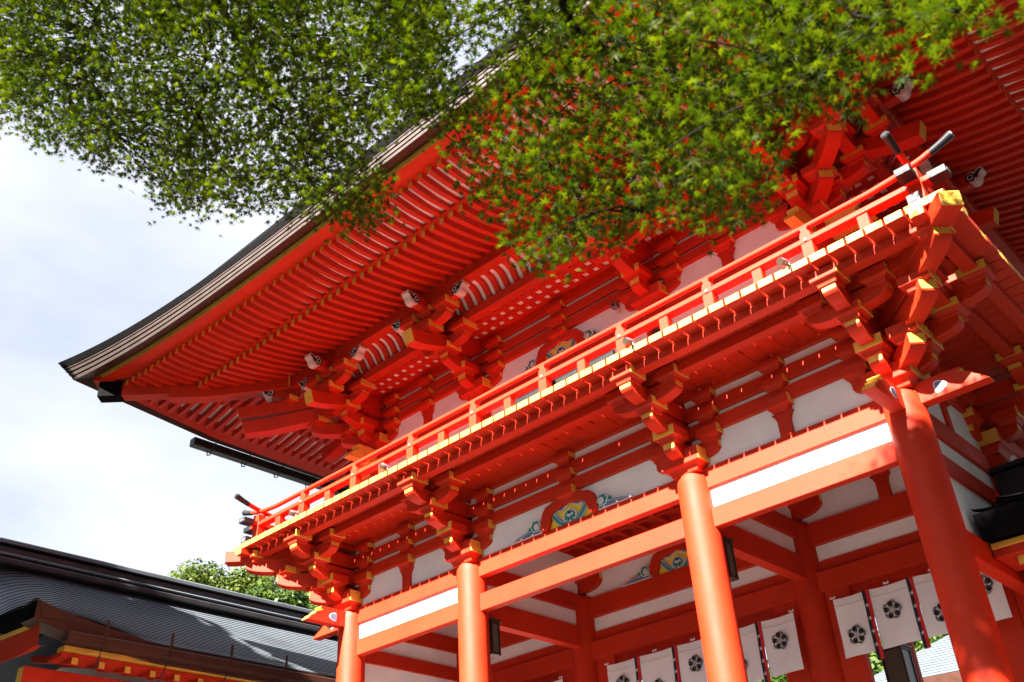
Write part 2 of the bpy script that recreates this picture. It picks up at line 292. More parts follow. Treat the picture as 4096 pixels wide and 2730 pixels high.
def bracket(F, u, P, upper=False, corner=0, Fs=None, us=0):
    """one bracket complex on a column; corner=-1/+1 turns it round the corner with the side frame Fs"""
    z0, z1, z2, hw = P['daito']; b = MB(); k0 = .70
    vs = []; fs = []; ms = []
    pf = [(z0, .68), (z0+(z1-z0)*.35, .71), (z0+(z1-z0)*.7, .80), (z1-.008, .93), (z1, 1.0), (z2, 1.0)]
    for z, k in pf:
        w = hw*k; vs += [F(u-w, -w, z), F(u+w, -w, z), F(u+w, w, z), F(u-w, w, z)]
    for i in range(5):
        for k in range(4):
            fs.append((i*4+k, i*4+(k+1) % 4, i*4+4+(k+1) % 4, i*4+4+k)); ms.append(YEL if (i == 4 and k in (1, 3)) else RED)
    fs += [(3, 2, 1, 0), (20, 21, 22, 23)]; ms += [RED, RED]; b.add(vs, fs, ms)
    root = b.build('bracket_set', GATE, .006)
    def part(n, fn):
        q = MB(); fn(q); return q.build(n, root, .005)
    frames = [(F, u)] + ([(Fs, us)] if corner else [])
    for fi, (f, uu) in enumerate(frames):
        for (vt, zt, ztb, zf) in P['arms']: part('bracket_arm', lambda q: arm_v(q, f, uu, vt, zt-.001*fi, ztb, zf+.001*fi))
        for (v, za, zb, gr) in P['masu']: part('bracket_block', lambda q: masu(q, f, uu, v, za, zb, gr))
        for (v, zt, ztb, zf) in P['xarms']:
            sd = (1, 1) if not corner or v > 0 else (((1, 0) if corner > 0 else (0, 1)) if fi == 0 else (0, 1))
            part('bracket_arm', lambda q: arm_u(q, f, uu, v, .43, zt-.002-.0015*fi, ztb, zf+.002+.0015*fi, sides=sd))
        for (v, za, zb) in P['xm']:
            for sg in (-1, 1):
                if corner and v == 0 and sg == (corner if fi == 0 else -1): continue
                part('bracket_block', lambda q: masu(q, f, uu+sg*.345, v, za+.001*fi, zb-.001*fi, 'u', .145))
        if upper:
            # tail rafter reaching far out, upturned, with an ochre end
            def tail(q, f=f, uu=uu):
                top = [(-.1, 9.83), (.35, 9.70), (.75, 9.58), (1.1, 9.47), (1.35, 9.41), (1.50, 9.385)]
                bot = [(1.435, 9.19), (1.25, 9.215), (1.0, 9.29), (.7, 9.39), (.3, 9.50), (-.1, 9.63)]
                p0 = [f(uu-.09, v, z) for v, z in top+bot]; q.prism(p0, Vector(f(uu+.09, 0, 0))-Vector(f(uu-.09, 0, 0)), RED, edge={5: YEL})
            part('tail_rafter', tail)
            part('bracket_block', lambda q: masu(q, f, uu, 1.05, 9.49, 9.65, 'u'))
            part('bracket_block', lambda q: masu(q, f, uu, 1.05, 9.77, 9.905, 'u', .14))
            def jitsu(q): q.box(f, uu-.50, uu+.50, 1.05-.066, 1.05+.066, 9.86, 10.045, RED)
            part('bracket_arm', jitsu)
            scroll_nose(root, f, uu+.40, 1.05, 9.865, 1, 0); scroll_nose(root, f, uu-.40, 1.05, 9.865, -1, 0); scroll_nose(root, f, uu, 1.16, 9.865, 0, 1)
    if corner:
        o = Vector(F(u, 0, 0)); q2 = math.sqrt(.5)
        D = frame(o.x, o.y, q2, q2*corner, q2*corner, -q2)      # v runs out along the diagonal
        for (vt, zt, ztb, zf) in P['arms']: part('bracket_arm', lambda q: arm_v(q, D, 0, vt*1.414+.03, zt-.003, ztb, zf+.003, .17, L=.40))
        for (v, za, zb, gr) in P['masu']:
            A = frame(o.x+q2*corner*v*1.414, o.y-q2*v*1.414, 1, 0, 0, -1); part('bracket_block', lambda q: masu(q, A, 0, 0, za, zb, 'u', .155))
        # nose beams crossing under the block
        if not upper:
            for (f, uu, sg) in ((F, u, corner), (Fs, us, -1)):
                def nose(q, f=f, uu=uu, sg=sg):
                    a = .10
                    pr = [(a, 6.325), (.62, 6.325), (.645, 6.30), (.60, 6.275), (.70, 6.245), (.74, 6.20), (.80, 6.165), (.86, 6.10), (a, 6.10)]
                    p0 = [f(uu+sg*d, -.07, z-(0 if f is F else .055)) for d, z in pr]
                    q.prism(p0, Vector(f(0, .07, 0))-Vector(f(0, -.07, 0)), RED, edge={1: YEL, 2: YEL, 3: YEL, 4: YEL, 5: YEL, 6: YEL})
                n = MB(); nose(n); n = n.build('beam_nose', root, .005)
                for sd in (-1, 1):
                    e = MB()
                    for (rr, M, k) in ((.062, PALE, 0), (.050, INDI, .003)):
                        lp = [f(uu+sg*(.40+rr*1.05*math.cos(t)+.012*math.cos(2*t)), sd*(.0705), 6.205-(0 if f is F else .055)+rr*math.sin(t)*(1-.12*math.cos(t))) for t in [i*math.pi/12 for i in range(24)]]
                        e.prism(lp, Vector(f(0, sd*(.0755+k), 0))-Vector(f(0, sd*.0705, 0)), M)
                    e.build('painted_eye', n)
        else:
            def tail2(q):
                top = [(-.1, 9.80), (.6, 9.70), (1.3, 9.58), (1.9, 9.46), (2.25, 9.42)]
                bot = [(2.19, 9.20), (1.8, 9.23), (1.2, 9.36), (.6, 9.50), (-.1, 9.60)]
                p0 = [D(-.1, v, z) for v, z in top+bot]; q.prism(p0, Vector(D(.1, 0, 0))-Vector(D(-.1, 0, 0)), RED, edge={4: YEL})
            part('tail_rafter', tail2)
            def tail3(q):
                top = [(.2, 9.97), (1.2, 9.86), (1.9, 9.74), (2.35, 9.69)]
                bot = [(2.30, 9.50), (1.9, 9.53), (1.2, 9.64), (.2, 9.76)]
                p0 = [D(-.09, v, z) for v, z in top+bot]; q.prism(p0, Vector(D(.09, 0, 0))-Vector(D(-.09, 0, 0)), RED, edge={3: YEL})
            part('tail_rafter', tail3)
            A = frame(o.x+q2*corner*1.485, o.y-q2*1.485, 1, 0, 0, -1); part('bracket_block', lambda q: masu(q, A, 0, 0, 9.70, 9.85, 'u', .15))
            scroll_nose(root, D, 0, 1.62, 9.87, 0, 1)
            # ochre carved nose at the foot of the corner bracket
            for (f, uu, sg) in ((F, u, corner),):
                def foot(q):
                    pr = [(.12, 8.79), (.50, 8.79), (.56, 8.75), (.52, 8.70), (.60, 8.64), (.66, 8.60), (.70, 8.53), (.12, 8.53)]
                    q.prism([f(uu+sg*d, -.07, z) for d, z in pr], Vector(f(0, .07, 0))-Vector(f(0, -.07, 0)), YEL)
                part('beam_nose', foot)
                def foot2(q):
                    pr = [(.12, 8.79), (.50, 8.79), (.56, 8.75), (.52, 8.70), (.60, 8.64), (.66, 8.60), (.70, 8.53), (.12, 8.53)]
                    q.prism([f(uu-.07, d, z-.002) for d, z in pr], Vector(f(uu+.07, 0, 0))-Vector(f(uu-.07, 0, 0)), YEL)
                part('beam_nose', foot2)
    return root
bracket(FL, -AX, LOW); bracket(FL, AX, LOW)
bracket(FL, -BX, LOW, corner=-1, Fs=LL, us=0); bracket(FL, BX, LOW, corner=1, Fs=RL, us=0)
bracket(RL, DY, LOW)
bracket(FU, -UX1, UPP, True); bracket(FU, UX1, UPP, True)
bracket(FU, -UX, UPP, True, corner=-1, Fs=LU, us=-UD); bracket(FU, UX, UPP, True, corner=1, Fs=RU, us=-UD)
bracket(RU, 0, UPP, True); bracket(LU, 0, UPP, True)
# blocks in the middle of each bay between the wall beams
def mid_blocks(F, us, zs, base=None):
    for u in us:
        for za, zb in zs:
            q = MB(); masu(q, F, u, 0, za, zb, 'u', .145); q.build('bay_block', GATE, .005)
        if base:
            q = MB(); z0, z1 = base
            pr = [(-.075, z0), (.075, z0), (.075, z1-.10), (.095, z1-.05), (.13, z1-.002), (-.13, z1-.002), (-.095, z1-.05), (-.075, z1-.10)]
            q.prism([F(u+a, -.01, z) for a, z in pr], Vector(F(0, .07, 0))-Vector(F(0, -.01, 0)), RED); q.build('strut', GATE, .005)
lowz = [(6.60, 6.775), (6.865, 7.005), (7.10, 7.228)]
mid_blocks(FL, (-(AX+BX)/2, (AX+BX)/2), lowz, (6.32, 6.605)); mid_blocks(FL, (0,), lowz)
mid_blocks(RL, (DY/2,), lowz)
upz = [(9.07, 9.217), (9.275, 9.412), (9.51, 9.655)]
mid_blocks(FU, (-(UX+UX1)/2, (UX+UX1)/2), upz, (8.8, 9.075)); mid_blocks(FU, (0,), upz)

# --- frog-leg struts with painted carving
def frog_strut(F, z0, s=1.0, h=.37, v=.05, th=.10):
    G = lambda a, d, z: F(a*s, v+d, z0+z)
    out = [(-.43, 0), (-.47, .06), (-.44, .16), (-.40, .25), (-.35, .30), (-.27, .315), (-.24, .335), (-.17, .345), (-.12, h), (.12, h), (.17, .345), (.24, .335), (.27, .315), (.35, .30), (.40, .25), (.44, .16), (.47, .06), (.43, 0),
           (.36, 0), (.265, .19), (.235, .215), (.20, .21), (.16, .225), (.06, .235), (.0, .262), (-.06, .235), (-.16, .225), (-.20, .21), (-.235, .215), (-.265, .19), (-.36, 0)]
    b = MB(); b.prism([G(a, -th/2, z) for a, z in out], Vector(G(0, th/2, 0))-Vector(G(0, -th/2, 0)), RED); o = b.build('frog_leg_strut', GATE, .004)
    b = MB(); lp = [(-.38, .0), (.38, 0), (.27, .20), (.0, .27), (-.27, .20)]
    b.prism([G(a, -.045, z+.001) for a, z in lp], Vector(G(0, -.02, 0))-Vector(G(0, -.045, 0)), BYEL); b.build('carved_panel', o)
    b = MB()
    def flat(pts, d, M, t=.014): b.prism([G(a, d, z) for a, z in pts], Vector(G(0, d+t, 0))-Vector(G(0, d, 0)), M)
    def band(fn, w, d, M, n=18):
        c = [fn(i/n) for i in range(n+1)]; up = []; dn = []
        for i, (a, z) in enumerate(c):
            a0, zz0 = c[max(i-1, 0)]; a1, zz1 = c[min(i+1, n)]; tx, tz = a1-a0, zz1-zz0; l = math.hypot(tx, tz) or 1
            ww = w(i/n) if callable(w) else w
            up.append((a-tz/l*ww, z+tx/l*ww)); dn.append((a+tz/l*ww, z-tx/l*ww))
        flat(up+dn[::-1], d, M)
    for sg in (-1, 1):
        band(lambda t: (sg*(.275-.205*t), .185-.185*math.sin(t*1.5)), .048, -.018, PNK)
        band(lambda t: (sg*(.280-.205*t), .185-.185*math.sin(t*1.5)), .040, -.014, INDI)
        band(lambda t: (sg*(.285-.195*t), .180-.180*math.sin(t*1.5)), .026, -.010, PALE)
        band(lambda t: (sg*(.285-.195*t), .180-.180*math.sin(t*1.5)), .019, -.006, TEAL)
        band(lambda t: (sg*(.235-.215*t), .190+.045*t+.012*math.sin(t*9)), .016, -.016, PNK)
        band(lambda t: (sg*(.235-.20*t), .200+.042*t+.012*math.sin(t*9)), .009, -.012, INDI)
        flat([(sg*(.225+.022*math.cos(t)), .18+.022*math.sin(t)) for t in [i*math.pi/8 for i in range(16)]], -.004, PNK)
        flat([(sg*(.225+.014*math.cos(t)), .18+.014*math.sin(t)) for t in [i*math.pi/8 for i in range(16)]], .002, INDI)
        # heart piercing on the leg
        flat([(sg*.405+(.026*math.sin(t)**3), .085+.020*math.cos(t)-.008*math.cos(2*t)) for t in [i*math.pi/10 for i in range(20)]], th/2-.045+.002, PALE)
        flat([(sg*.405+(.019*math.sin(t)**3), .085+.014*math.cos(t)-.006*math.cos(2*t)) for t in [i*math.pi/10 for i in range(20)]], th/2-.045+.006, DRK)
        # central leaf halves
        flat([(sg*.0, .20), (sg*.03, .175), (sg*.085, .15), (sg*.115, .105), (sg*.105, .045), (sg*.05, .01), (0, .004)], -.012, PNK)
        flat([(sg*.0, .175), (sg*.05, .135), (sg*.075, .085), (sg*.06, .03), (0, .01)], -.006, PALE)
        band(lambda t: (sg*(.012+.058*math.sin(t*3.0)), .15-.115*t), lambda t: .011, -.001, TEAL)
        band(lambda t: (sg*(.04+.028*math.cos(t*5.2)), .045+.028*math.sin(t*5.2)), lambda t: .012*(1-.5*t), .004, TEAL)
    flat([(.026*math.sin(t)**3, .125-.022*math.cos(t)+.008*math.cos(2*t)) for t in [i*math.pi/10 for i in range(20)]], .003, DRK)
    b.build('painted_relief', o)
    # scrolled tails lying on the beam either side
    for sg in (-1, 1):
        b = MB()
        flat([(sg*.46, .0), (sg*.47, .035), (sg*.62, .075), (sg*.70, .062), (sg*.93, .012), (sg*.98, .018), (sg*.985, .0)], -.02, PALE, .05)
        flat([(sg*.47, .003), (sg*.48, .028), (sg*.62, .060), (sg*.70, .050), (sg*.92, .004), (sg*.96, .002)], .026, INDI, .01)
        flat([(sg*.58, .075), (sg*.66, .125), (sg*.68, .075), (sg*.90, .028), (sg*.70, .062)], .012, TEAL, .02)
        c = (sg*.545, .105)
        flat([(c[0]+sg*.078*(1+.10*math.cos(6*t))*math.cos(t), c[1]+.078*(1+.10*math.cos(6*t))*math.sin(t)) for t in [i*2*math.pi/36 for i in range(36)]], .0, PALE, .04)
        flat([(c[0]+sg*.066*(1+.10*math.cos(6*t))*math.cos(t), c[1]+.066*(1+.10*math.cos(6*t))*math.sin(t)) for t in [i*2*math.pi/36 for i in range(36)]], .036, TEAL, .008)
        flat([(c[0]+sg*(-.015+.040*math.cos(t)), c[1]-.012+.042*math.sin(t)) for t in [i*math.pi/10 for i in range(20)]], .042, PALE, .006)
        flat([(c[0]+sg*(-.017+.031*math.cos(t)), c[1]-.013+.033*math.sin(t)) for t in [i*math.pi/10 for i in range(20)]], .046, PNK, .006)
        b.build('scroll_tail', o)
frog_strut(FL, 6.33); frog_strut(FU, 8.79, .95, .33)

# --- lower interior: middle wall with curtain beam, cross beams, ceilings
FM = frame(0, DY, 1, 0, 0, -1)
for (a, c) in bays:
    bay_beam(FM, a+.0, c-.0, 0, .105, 5.36, 5.61)
    bx('beam', GATE, FM, a+.1, c-.1, -.05, .03, 5.60, 5.76)
    bay_beam(FM, a+.1, c-.1, 0, .07, 5.96, 6.25)
    bx('wall_panel', GATE, FM, a+.1, c-.1, -.03, .0, 5.75, 7.0, WHT, bevel=0)
    mx_ = (a+c)/2
    if c-a < 3: mid_blocks(FM, (mx_,), [(6.56, 6.72)], (6.25, 6.57))
    bx('beam', GATE, FM, a+.1, c-.1, -.07, .07, 6.66, 6.82)
for x in (-AX, AX):
    b = MB(); masu(b, FM, x, 0, 6.50, 6.68, 'u', .22); b.build('bay_block', GATE, .005)
    b = MB(); arm_u(b, FM, x, 0, .43, 6.60, 6.50, 6.36); b.build('bracket_arm', GATE, .005)
    X = frame(x, 0, 0, 1, 1, 0)
    for (a, c) in ((0, DY), (DY, 2*DY)):
        bay_beam(X, a+.1, c-.1, 0, .075, 5.55, 5.85); bay_beam(X, a+.1, c-.1, 0, .07, 6.084, 6.33)
        bx('wall_panel', GATE, X, a+.1, c-.1, -.02, .02, 5.80, 7.0, WHT, bevel=0)
frog_strut(FM, 6.25, 1.0, .37, .06)
for y, F in ((2*DY, frame(0, 2*DY, 1, 0, 0, 1)),):
    for (a, c) in bays:
        bay_beam(F, a+.1, c-.1, 0, .058, 6.084, 6.329); bay_beam(F, a+.1, c-.1, 0, .058, 5.625, 5.853)
    bx('wall_panel', GATE, F, -BX, BX, -.02, .02, 6.3, 7.42, WHT, bevel=0)
bx('ceiling', GATE, WORLD, -BX, BX, 0, 2*DY, 7.02, 7.06, RED, bevel=0)
b = MB()
for k in range(26): b.box(WORLD, -BX+.1+k*.345-.04, -BX+.1+k*.345+.04, .1, 2*DY-.1, 6.93, 7.018, RED)
for k in range(13): b.box(WORLD, -BX, BX, .15+k*.345, .22+k*.345, 6.935, 7.015, RED)
b.build('ceiling_lattice', GATE)
for (a, c) in bays: bx('lintel', GATE, FM, a+.2, c-.2, -.09, -.02, 5.0, 5.365)
for x in (-AX, AX):
    for sg in (-1, 1):
        bx('door_jamb', GATE, FM, x+sg*.20 if sg > 0 else x-.52, x+.52 if sg > 0 else x-.20, -.06, .05, 1.8, 5.37)
for sg in (-1, 1): bx('door_jamb', GATE, FM, *sorted((sg*(BX-.52), sg*(BX-.20))), -.06, .05, 1.8, 5.37)
bx('door_panel', GATE, RL, DY+.15, 2*DY-.15, -.05, .03, 1.8, 4.72)
bx('wall_panel', GATE, FM, -BX+.2, -BX+2.0, -.04, .0, 1.8, 4.9, WHT, bevel=0)

# --- balcony
BZ0, BZ1, BP = 7.302, 7.383, 1.3215; BW = 0.19539; BX0 = -5.12182; GAP = .0120
OB = 1.05
for (F, a, c) in ((FL, -BX-OB-.32, BX+OB+.32), (RL, -OB-.32, 2*DY+OB), (LL, -OB-.32, 2*DY+OB)):
    dz = 0 if F is FL else .002
    bx('balcony_beam', GATE, F, a, c, OB-.07, OB+.07, 7.195+dz, 7.298, RED, {'u-': YEL, 'u+': YEL})
for (F, a, c) in ((FL, -BX-.7, BX+.7), (RL, -.7, 2*DY+.7), (LL, -.7, 2*DY+.7)):
    dz = 0 if F is FL else .002
    bx('balcony_beam', GATE, F, a, c, .63, .77, 7.18+dz, 7.296)
edge = BX+BP
def board(F, a, c, vin=.05):
    q = MB(); n_ = .0042; k_ = .0034 if c-a > BW*.85 and F is FL else 0
    h_ = [(0, BP-.014), (0, 1.25), (-.0055, 1.24), (-.0055, 1.13), (0, 1.12), (0, .84), (k_, .80), (k_, .50), (-n_, .485), (-n_, .345), (k_, .33), (k_, vin)]  # joint notches shaped to let sun slivers fall on the beams
    rt = [(c-.0075, BP)] + [(c+d, v) for d, v in h_]; lt = [(a-d, v) for d, v in h_[::-1]] + [(a+.0075, BP)]; lp = lt + rt
    q.prism([F(u, v, BZ0) for u, v in lp], Vector((0, 0, BZ1-BZ0)), RED, edge={12: YEL}); q.build('floor_board', GATE, .003)
k = 0
board(FL, -edge, BX0-GAP/2)
for k in range(53): board(FL, BX0+k*BW+GAP/2, BX0+(k+1)*BW-GAP/2)
board(FL, BX0+53*BW+GAP/2, edge)
for F in (RL, LL):
    for k in range(25): board(F, .06+k*BW-.001, .06+(k+1)*BW-GAP, -.1)
    bx('floor_board', GATE, F, -BP+.01, .05, BP-.24, BP-.002, BZ0+.002, BZ1-.002, RED, {'v+': YEL}, .004)
for sg in (-1, 1):      # diagonal corner beam under the balcony
    q2 = math.sqrt(.5); D = frame(sg*BX, 0, q2, q2*sg, q2*sg, -q2)
    bx('corner_beam', GATE, D, -.10, .10, .3, 1.93, 7.13, 7.299, RED, {'v+': YEL if sg > 0 else RED})
# railing: square base rail, posts, flat middle rail, round top rail crossing at the corners
def railing(F, a, c, posts, smalls, ends):
    v = OB
    bx('base_rail', GATE, F, a-(.24 if ends[0] else 0), c+(.24 if ends[1] else 0), v-.05, v+.05, 7.385+ends[2], 7.475+ends[2])
    bx('middle_rail', GATE, F, a-(.30 if ends[0] else 0), c+(.30 if ends[1] else 0), v-.065, v+.065, 7.705+ends[2], 7.765+ends[2])
    pts = []
    n = 40
    for i in range(n+1):
        u = a-(.42 if ends[0] else 0) + (c-a+(.42 if ends[0] else 0)+(.42 if ends[1] else 0))*i/n
        lift = 0
        if ends[0] and u < a+.5: lift = .16*((a+.5-u)/.92)**2
        if ends[1] and u > c-.5: lift = .16*((u-c+.5)/.92)**2
        pts.append(F(u, v, 7.925+lift+ends[2]))
    q = MB(); q.tube(pts, .034, RED, 14); smooth(q.build('top_rail', GATE), 50)
    # black metal caps on the rail ends
    for j, (uu, sg) in enumerate(((a, -1), (c, 1))):
        if not ends[j]: continue
        q = MB(); q.tube([F(uu+sg*.22, v, 7.925+.098+ends[2]), F(uu+sg*.34, v, 7.925+.135+ends[2]), F(uu+sg*.45, v, 7.925+.175+ends[2])], [.036, .039, .045], BLK, 18, BLK)
        q.tube([F(uu+sg*.449, v, 7.925+.1745+ends[2]), F(uu+sg*.462, v, 7.925+.179+ends[2])], [.036, .036], SLV, 18, BLK); smooth(q.build('rail_cap', GATE), 40)
        for (L0, L1, z0, z1, hv) in ((.14, .315, 7.698, 7.775, .075), (.10, .255, 7.378, 7.485, .060)):
            q = MB(); u0, u1 = sorted((uu+sg*L0, uu+sg*L1)); q.box(F, u0, u1, v-hv, v+hv, z0+ends[2], z1+ends[2], BLK)
            u0, u1 = sorted((uu+sg*(L1+.0005), uu+sg*(L1+.006)))
            q.box(F, u0, u1, v-hv*.6, v+hv*.6, z0+.022+ends[2], z1-.022+ends[2], SLV); q.build('rail_cap', GATE, .006)
    for u in posts:
        q = MB(); q.box(F, u-.062, u+.062, v-.062, v+.062, 7.47+ends[2], 7.706+ends[2], RED)
        pr = [(-.058, 7.764), (.058, 7.764), (.064, 7.80), (.050, 7.845), (.032, 7.862), (.044, 7.885), (.062, 7.905), (-.062, 7.905), (-.044, 7.885), (-.032, 7.862), (-.050, 7.845), (-.064, 7.80)]
        q.prism([F(u+a_, v-.05, z+ends[2]) for a_, z in pr], Vector(F(0, v+.05, 0))-Vector(F(0, v-.05, 0)), RED)
        p = q.build('rail_post', GATE, .005)
        q = MB(); q.tube([F(u, v+.06, 7.735+ends[2]), F(u, v+.073, 7.735+ends[2]), F(u, v+.079, 7.735+ends[2])], [.021, .021, .012], SLV, 14); smooth(q.build('bolt', p), 40)
    for u in smalls: bx('rail_post', GATE, F, u-.058, u+.058, v-.05, v+.05, 7.47+ends[2], 7.706+ends[2])
pf = [-4.2, -3.0, -1.8, -.6, .6, 1.8, 3.0, 4.2]; sf = [-4.8, -3.6, -2.4, -1.2, 0, 1.2, 2.4, 3.6, 4.8]
railing(FL, -BX-OB, BX+OB, pf, sf, (1, 1, 0))
railing(RL, -OB, 2*DY+OB, [.1, 1.2, 2.3, 3.4, 4.5], [-.5, .65, 1.75, 2.85, 3.95], (1, 0, .012))
railing(LL, -OB, 2*DY+OB, [.1, 1.2, 2.3, 3.4, 4.5], [-.5, .65, 1.75, 2.85, 3.95], (1, 0, .012))
for sg in (-1, 1):
    bx('rail_post', GATE, WORLD, sg*(BX+OB)-.07, sg*(BX+OB)+.07, -OB-.07, -OB+.07, 7.384, 7.90)

# --- upper storey walls
bx('wall_panel', GATE, FU, -UX, UX, -.03, .012, 7.385, 10.0, WHT, bevel=0)
for F in (RU, LU): bx('wall_panel', GATE, F, -UD, UD, -.03, .012, 7.385, 10.0, WHT, bevel=0)
ub = [(-UX, -UX1), (-UX1, UX1), (UX1, UX)]
for (a, c) in ub:
    bay_beam(FU, a+.1, c-.1, 0, .058, 8.56, 8.80); bay_beam(FU, a+.1, c-.1, 0, .058, 7.95, 8.1)
wall_tiers(FU, -UX, UX, [(9.185, 9.335), (9.385, 9.535), (9.612, 9.80)])
for F in (RU, LU):
    wall_tiers(F, -UD, UD, [(9.187, 9.333), (9.387, 9.533), (9.614, 9.798)])
    bay_beam(F, -UD+.1, UD-.1, 0, .058, 8.56, 8.80)
for (F, a, c, dz) in ((FU, -UX-.75, UX+.75, 0), (RU, -UD-.75, UD+.75, .003), (LU, -UD-.75, UD+.75, .003)):
    bx('eave_beam', GATE, F, a, c, .63, .77, 9.648+dz, 9.80)
    bx('purlin', GATE, F, a-.42, c+.42, 1.05-.078, 1.05+.078, 10.04+dz, 10.25, RED, {'u-': YEL, 'u+': YEL})
# small lattice ceiling between wall and inner eave beam, white behind
for (F, a, c) in ((FU, -UX-.6, UX+.6), (RU, -UD-.6, UD+.6), (LU, -UD-.6, UD+.6)):
    b = MB(); n = int((c-a)/.18)
    for k in range(n+1): u = a+k*.18; b.box(F, u-.042, u+.042, .07, .64, 9.775, 9.797, RED)
    for v in (.08, .255, .43, .605): b.box(F, a, c, v-.042, v+.042, 9.776, 9.796, RED)
    b.build('lattice_ceiling', GATE)
    bx('ceiling_board', GATE, F, a, c, .07, .66, 9.80, 9.815, WHT, bevel=0)
# curved cove ribs between inner eave beam and purlin
def cove(F, a, c, phase):
    n = int((c-a)/.18)
    P = [(.66, 9.79), (.705, 9.815), (.755, 9.87), (.795, 9.94), (.835, 9.99), (.90, 10.03), (.99, 10.045)]
    rows = [[F(u, v-.035 if i else v-.02, z+.03) for u in (a, c)] for i, (v, z) in enumerate(P)]
    q = MB(); q.grid(rows, WHT); q.build('cove_board', GATE)
    for k in range(n):
        u = a+(k+.5)*.18+phase; q = MB()
        lp = [F(u-.044, v+.01, z-.005) for v, z in P] + [F(u-.044, v-.05, z+.045) for v, z in P[::-1]]
        q.prism(lp, Vector(F(u+.044, 0, 0))-Vector(F(u-.044, 0, 0)), RED); q.build('cove_rib', GATE, .003)
for (a, c) in ((-UX-.55, -UX1-.10), (-UX1+.10, UX1-.10), (UX1+.10, UX+.55)): cove(FU, a, c, 0)
cove(RU, -UD-.55, -.10, 0)
for sg in (-1, 1): bx('ceiling_board', GATE, WORLD, sg*UX-.3 if sg > 0 else sg*UX-.98, sg*UX+.98 if sg > 0 else sg*UX+.3, UY0-.98, UY0+.3, 10.05, 10.062, RED, bevel=0)
# security of the shadowed zone above the coves
for (F, a, c) in ((FU, -UX, UX), (RU, -UD, UD), (LU, -UD, UD)): bx('wall_panel', GATE, F, a, c, -.02, .012, 10.0, 10.5, RED, bevel=0)

# --- eaves
TL = 7.71
def tee(hl, u): return min(1.0, max(0.0, 1-((hl+3.835)-abs(u))/TL))
def e_in(t): return 2.23, 10.04+.12*t**3
def e_fly(t): return 2.94+.15*t**3, 10.14+.10*t**3
def e_strip(t): return 3.20+.155*t**3, 10.13+.195*t**4
def e_fb(t): return 3.39+.22*t**4, 10.165+.20*t**4
def e_ft(t): return 3.45+.385*t**3, 10.47+.24*t**5
RW = .18
def side_drop(t): return min(.20, .62*(1-t))
stuff = MB()
def rafters(F, hl, seen):
    n = int((hl+3.0)/RW)+1
    for k in range(-n, n+1):
        u = (k+.5)*RW+.02 if hl > 3 else k*RW
        for tier in (0, 1):
            t = tee(hl, u)
            if tier == 0:
                ve, zc = e_in(t); v0 = max(.98, abs(u)-hl+.10)
                if v0 > ve-.06: continue
                f = lambda v: zc-.055+ (ve-v)/1.105*.215*(1-.0) - .03*math.sin(math.pi*min(1, max(0, (ve-v)/1.1)))
                nn = 6
            else:
                ve, zc = e_fly(t); v0 = max(2.10, abs(u)-hl+.12)
                if v0 > ve-.05: continue
                f = lambda v: zc-.05 + .028*((ve-v)/.8) - .035*math.sin(math.pi*min(1, max(0, (ve-v)/.84)))
                nn = 6
                if hl < 3:
                    f0 = f; f = lambda v: f0(v)-side_drop(t)*max(0, (v-2.2)/1.0)
            vs = [v0+(ve-v0)*i/nn for i in range(nn+1)]; H = .108 if tier == 0 else .10; w = .076 if tier == 0 else .07
            lp = [F(u-w/2, v, f(v)) for v in vs] + [F(u-w/2, v, f(v)+H) for v in vs[::-1]]
            off = Vector(F(u+w/2, 0, 0))-Vector(F(u-w/2, 0, 0))
            vis = seen and -4.95 < u < 3.4
            q = MB() if vis else stuff
            q.prism(lp, off, RED, edge={nn: YEL})
            if vis: q.build('rafter', GATE)
rafters(FU, UX, True); rafters(RU, UD, False); rafters(LU, UD, False)
st = stuff.build('rafters', GATE); st['kind'] = 'stuff'
def samples(hl, vmax=3.835, n=72): return [(-1+2*i/n) for i in range(n+1)]
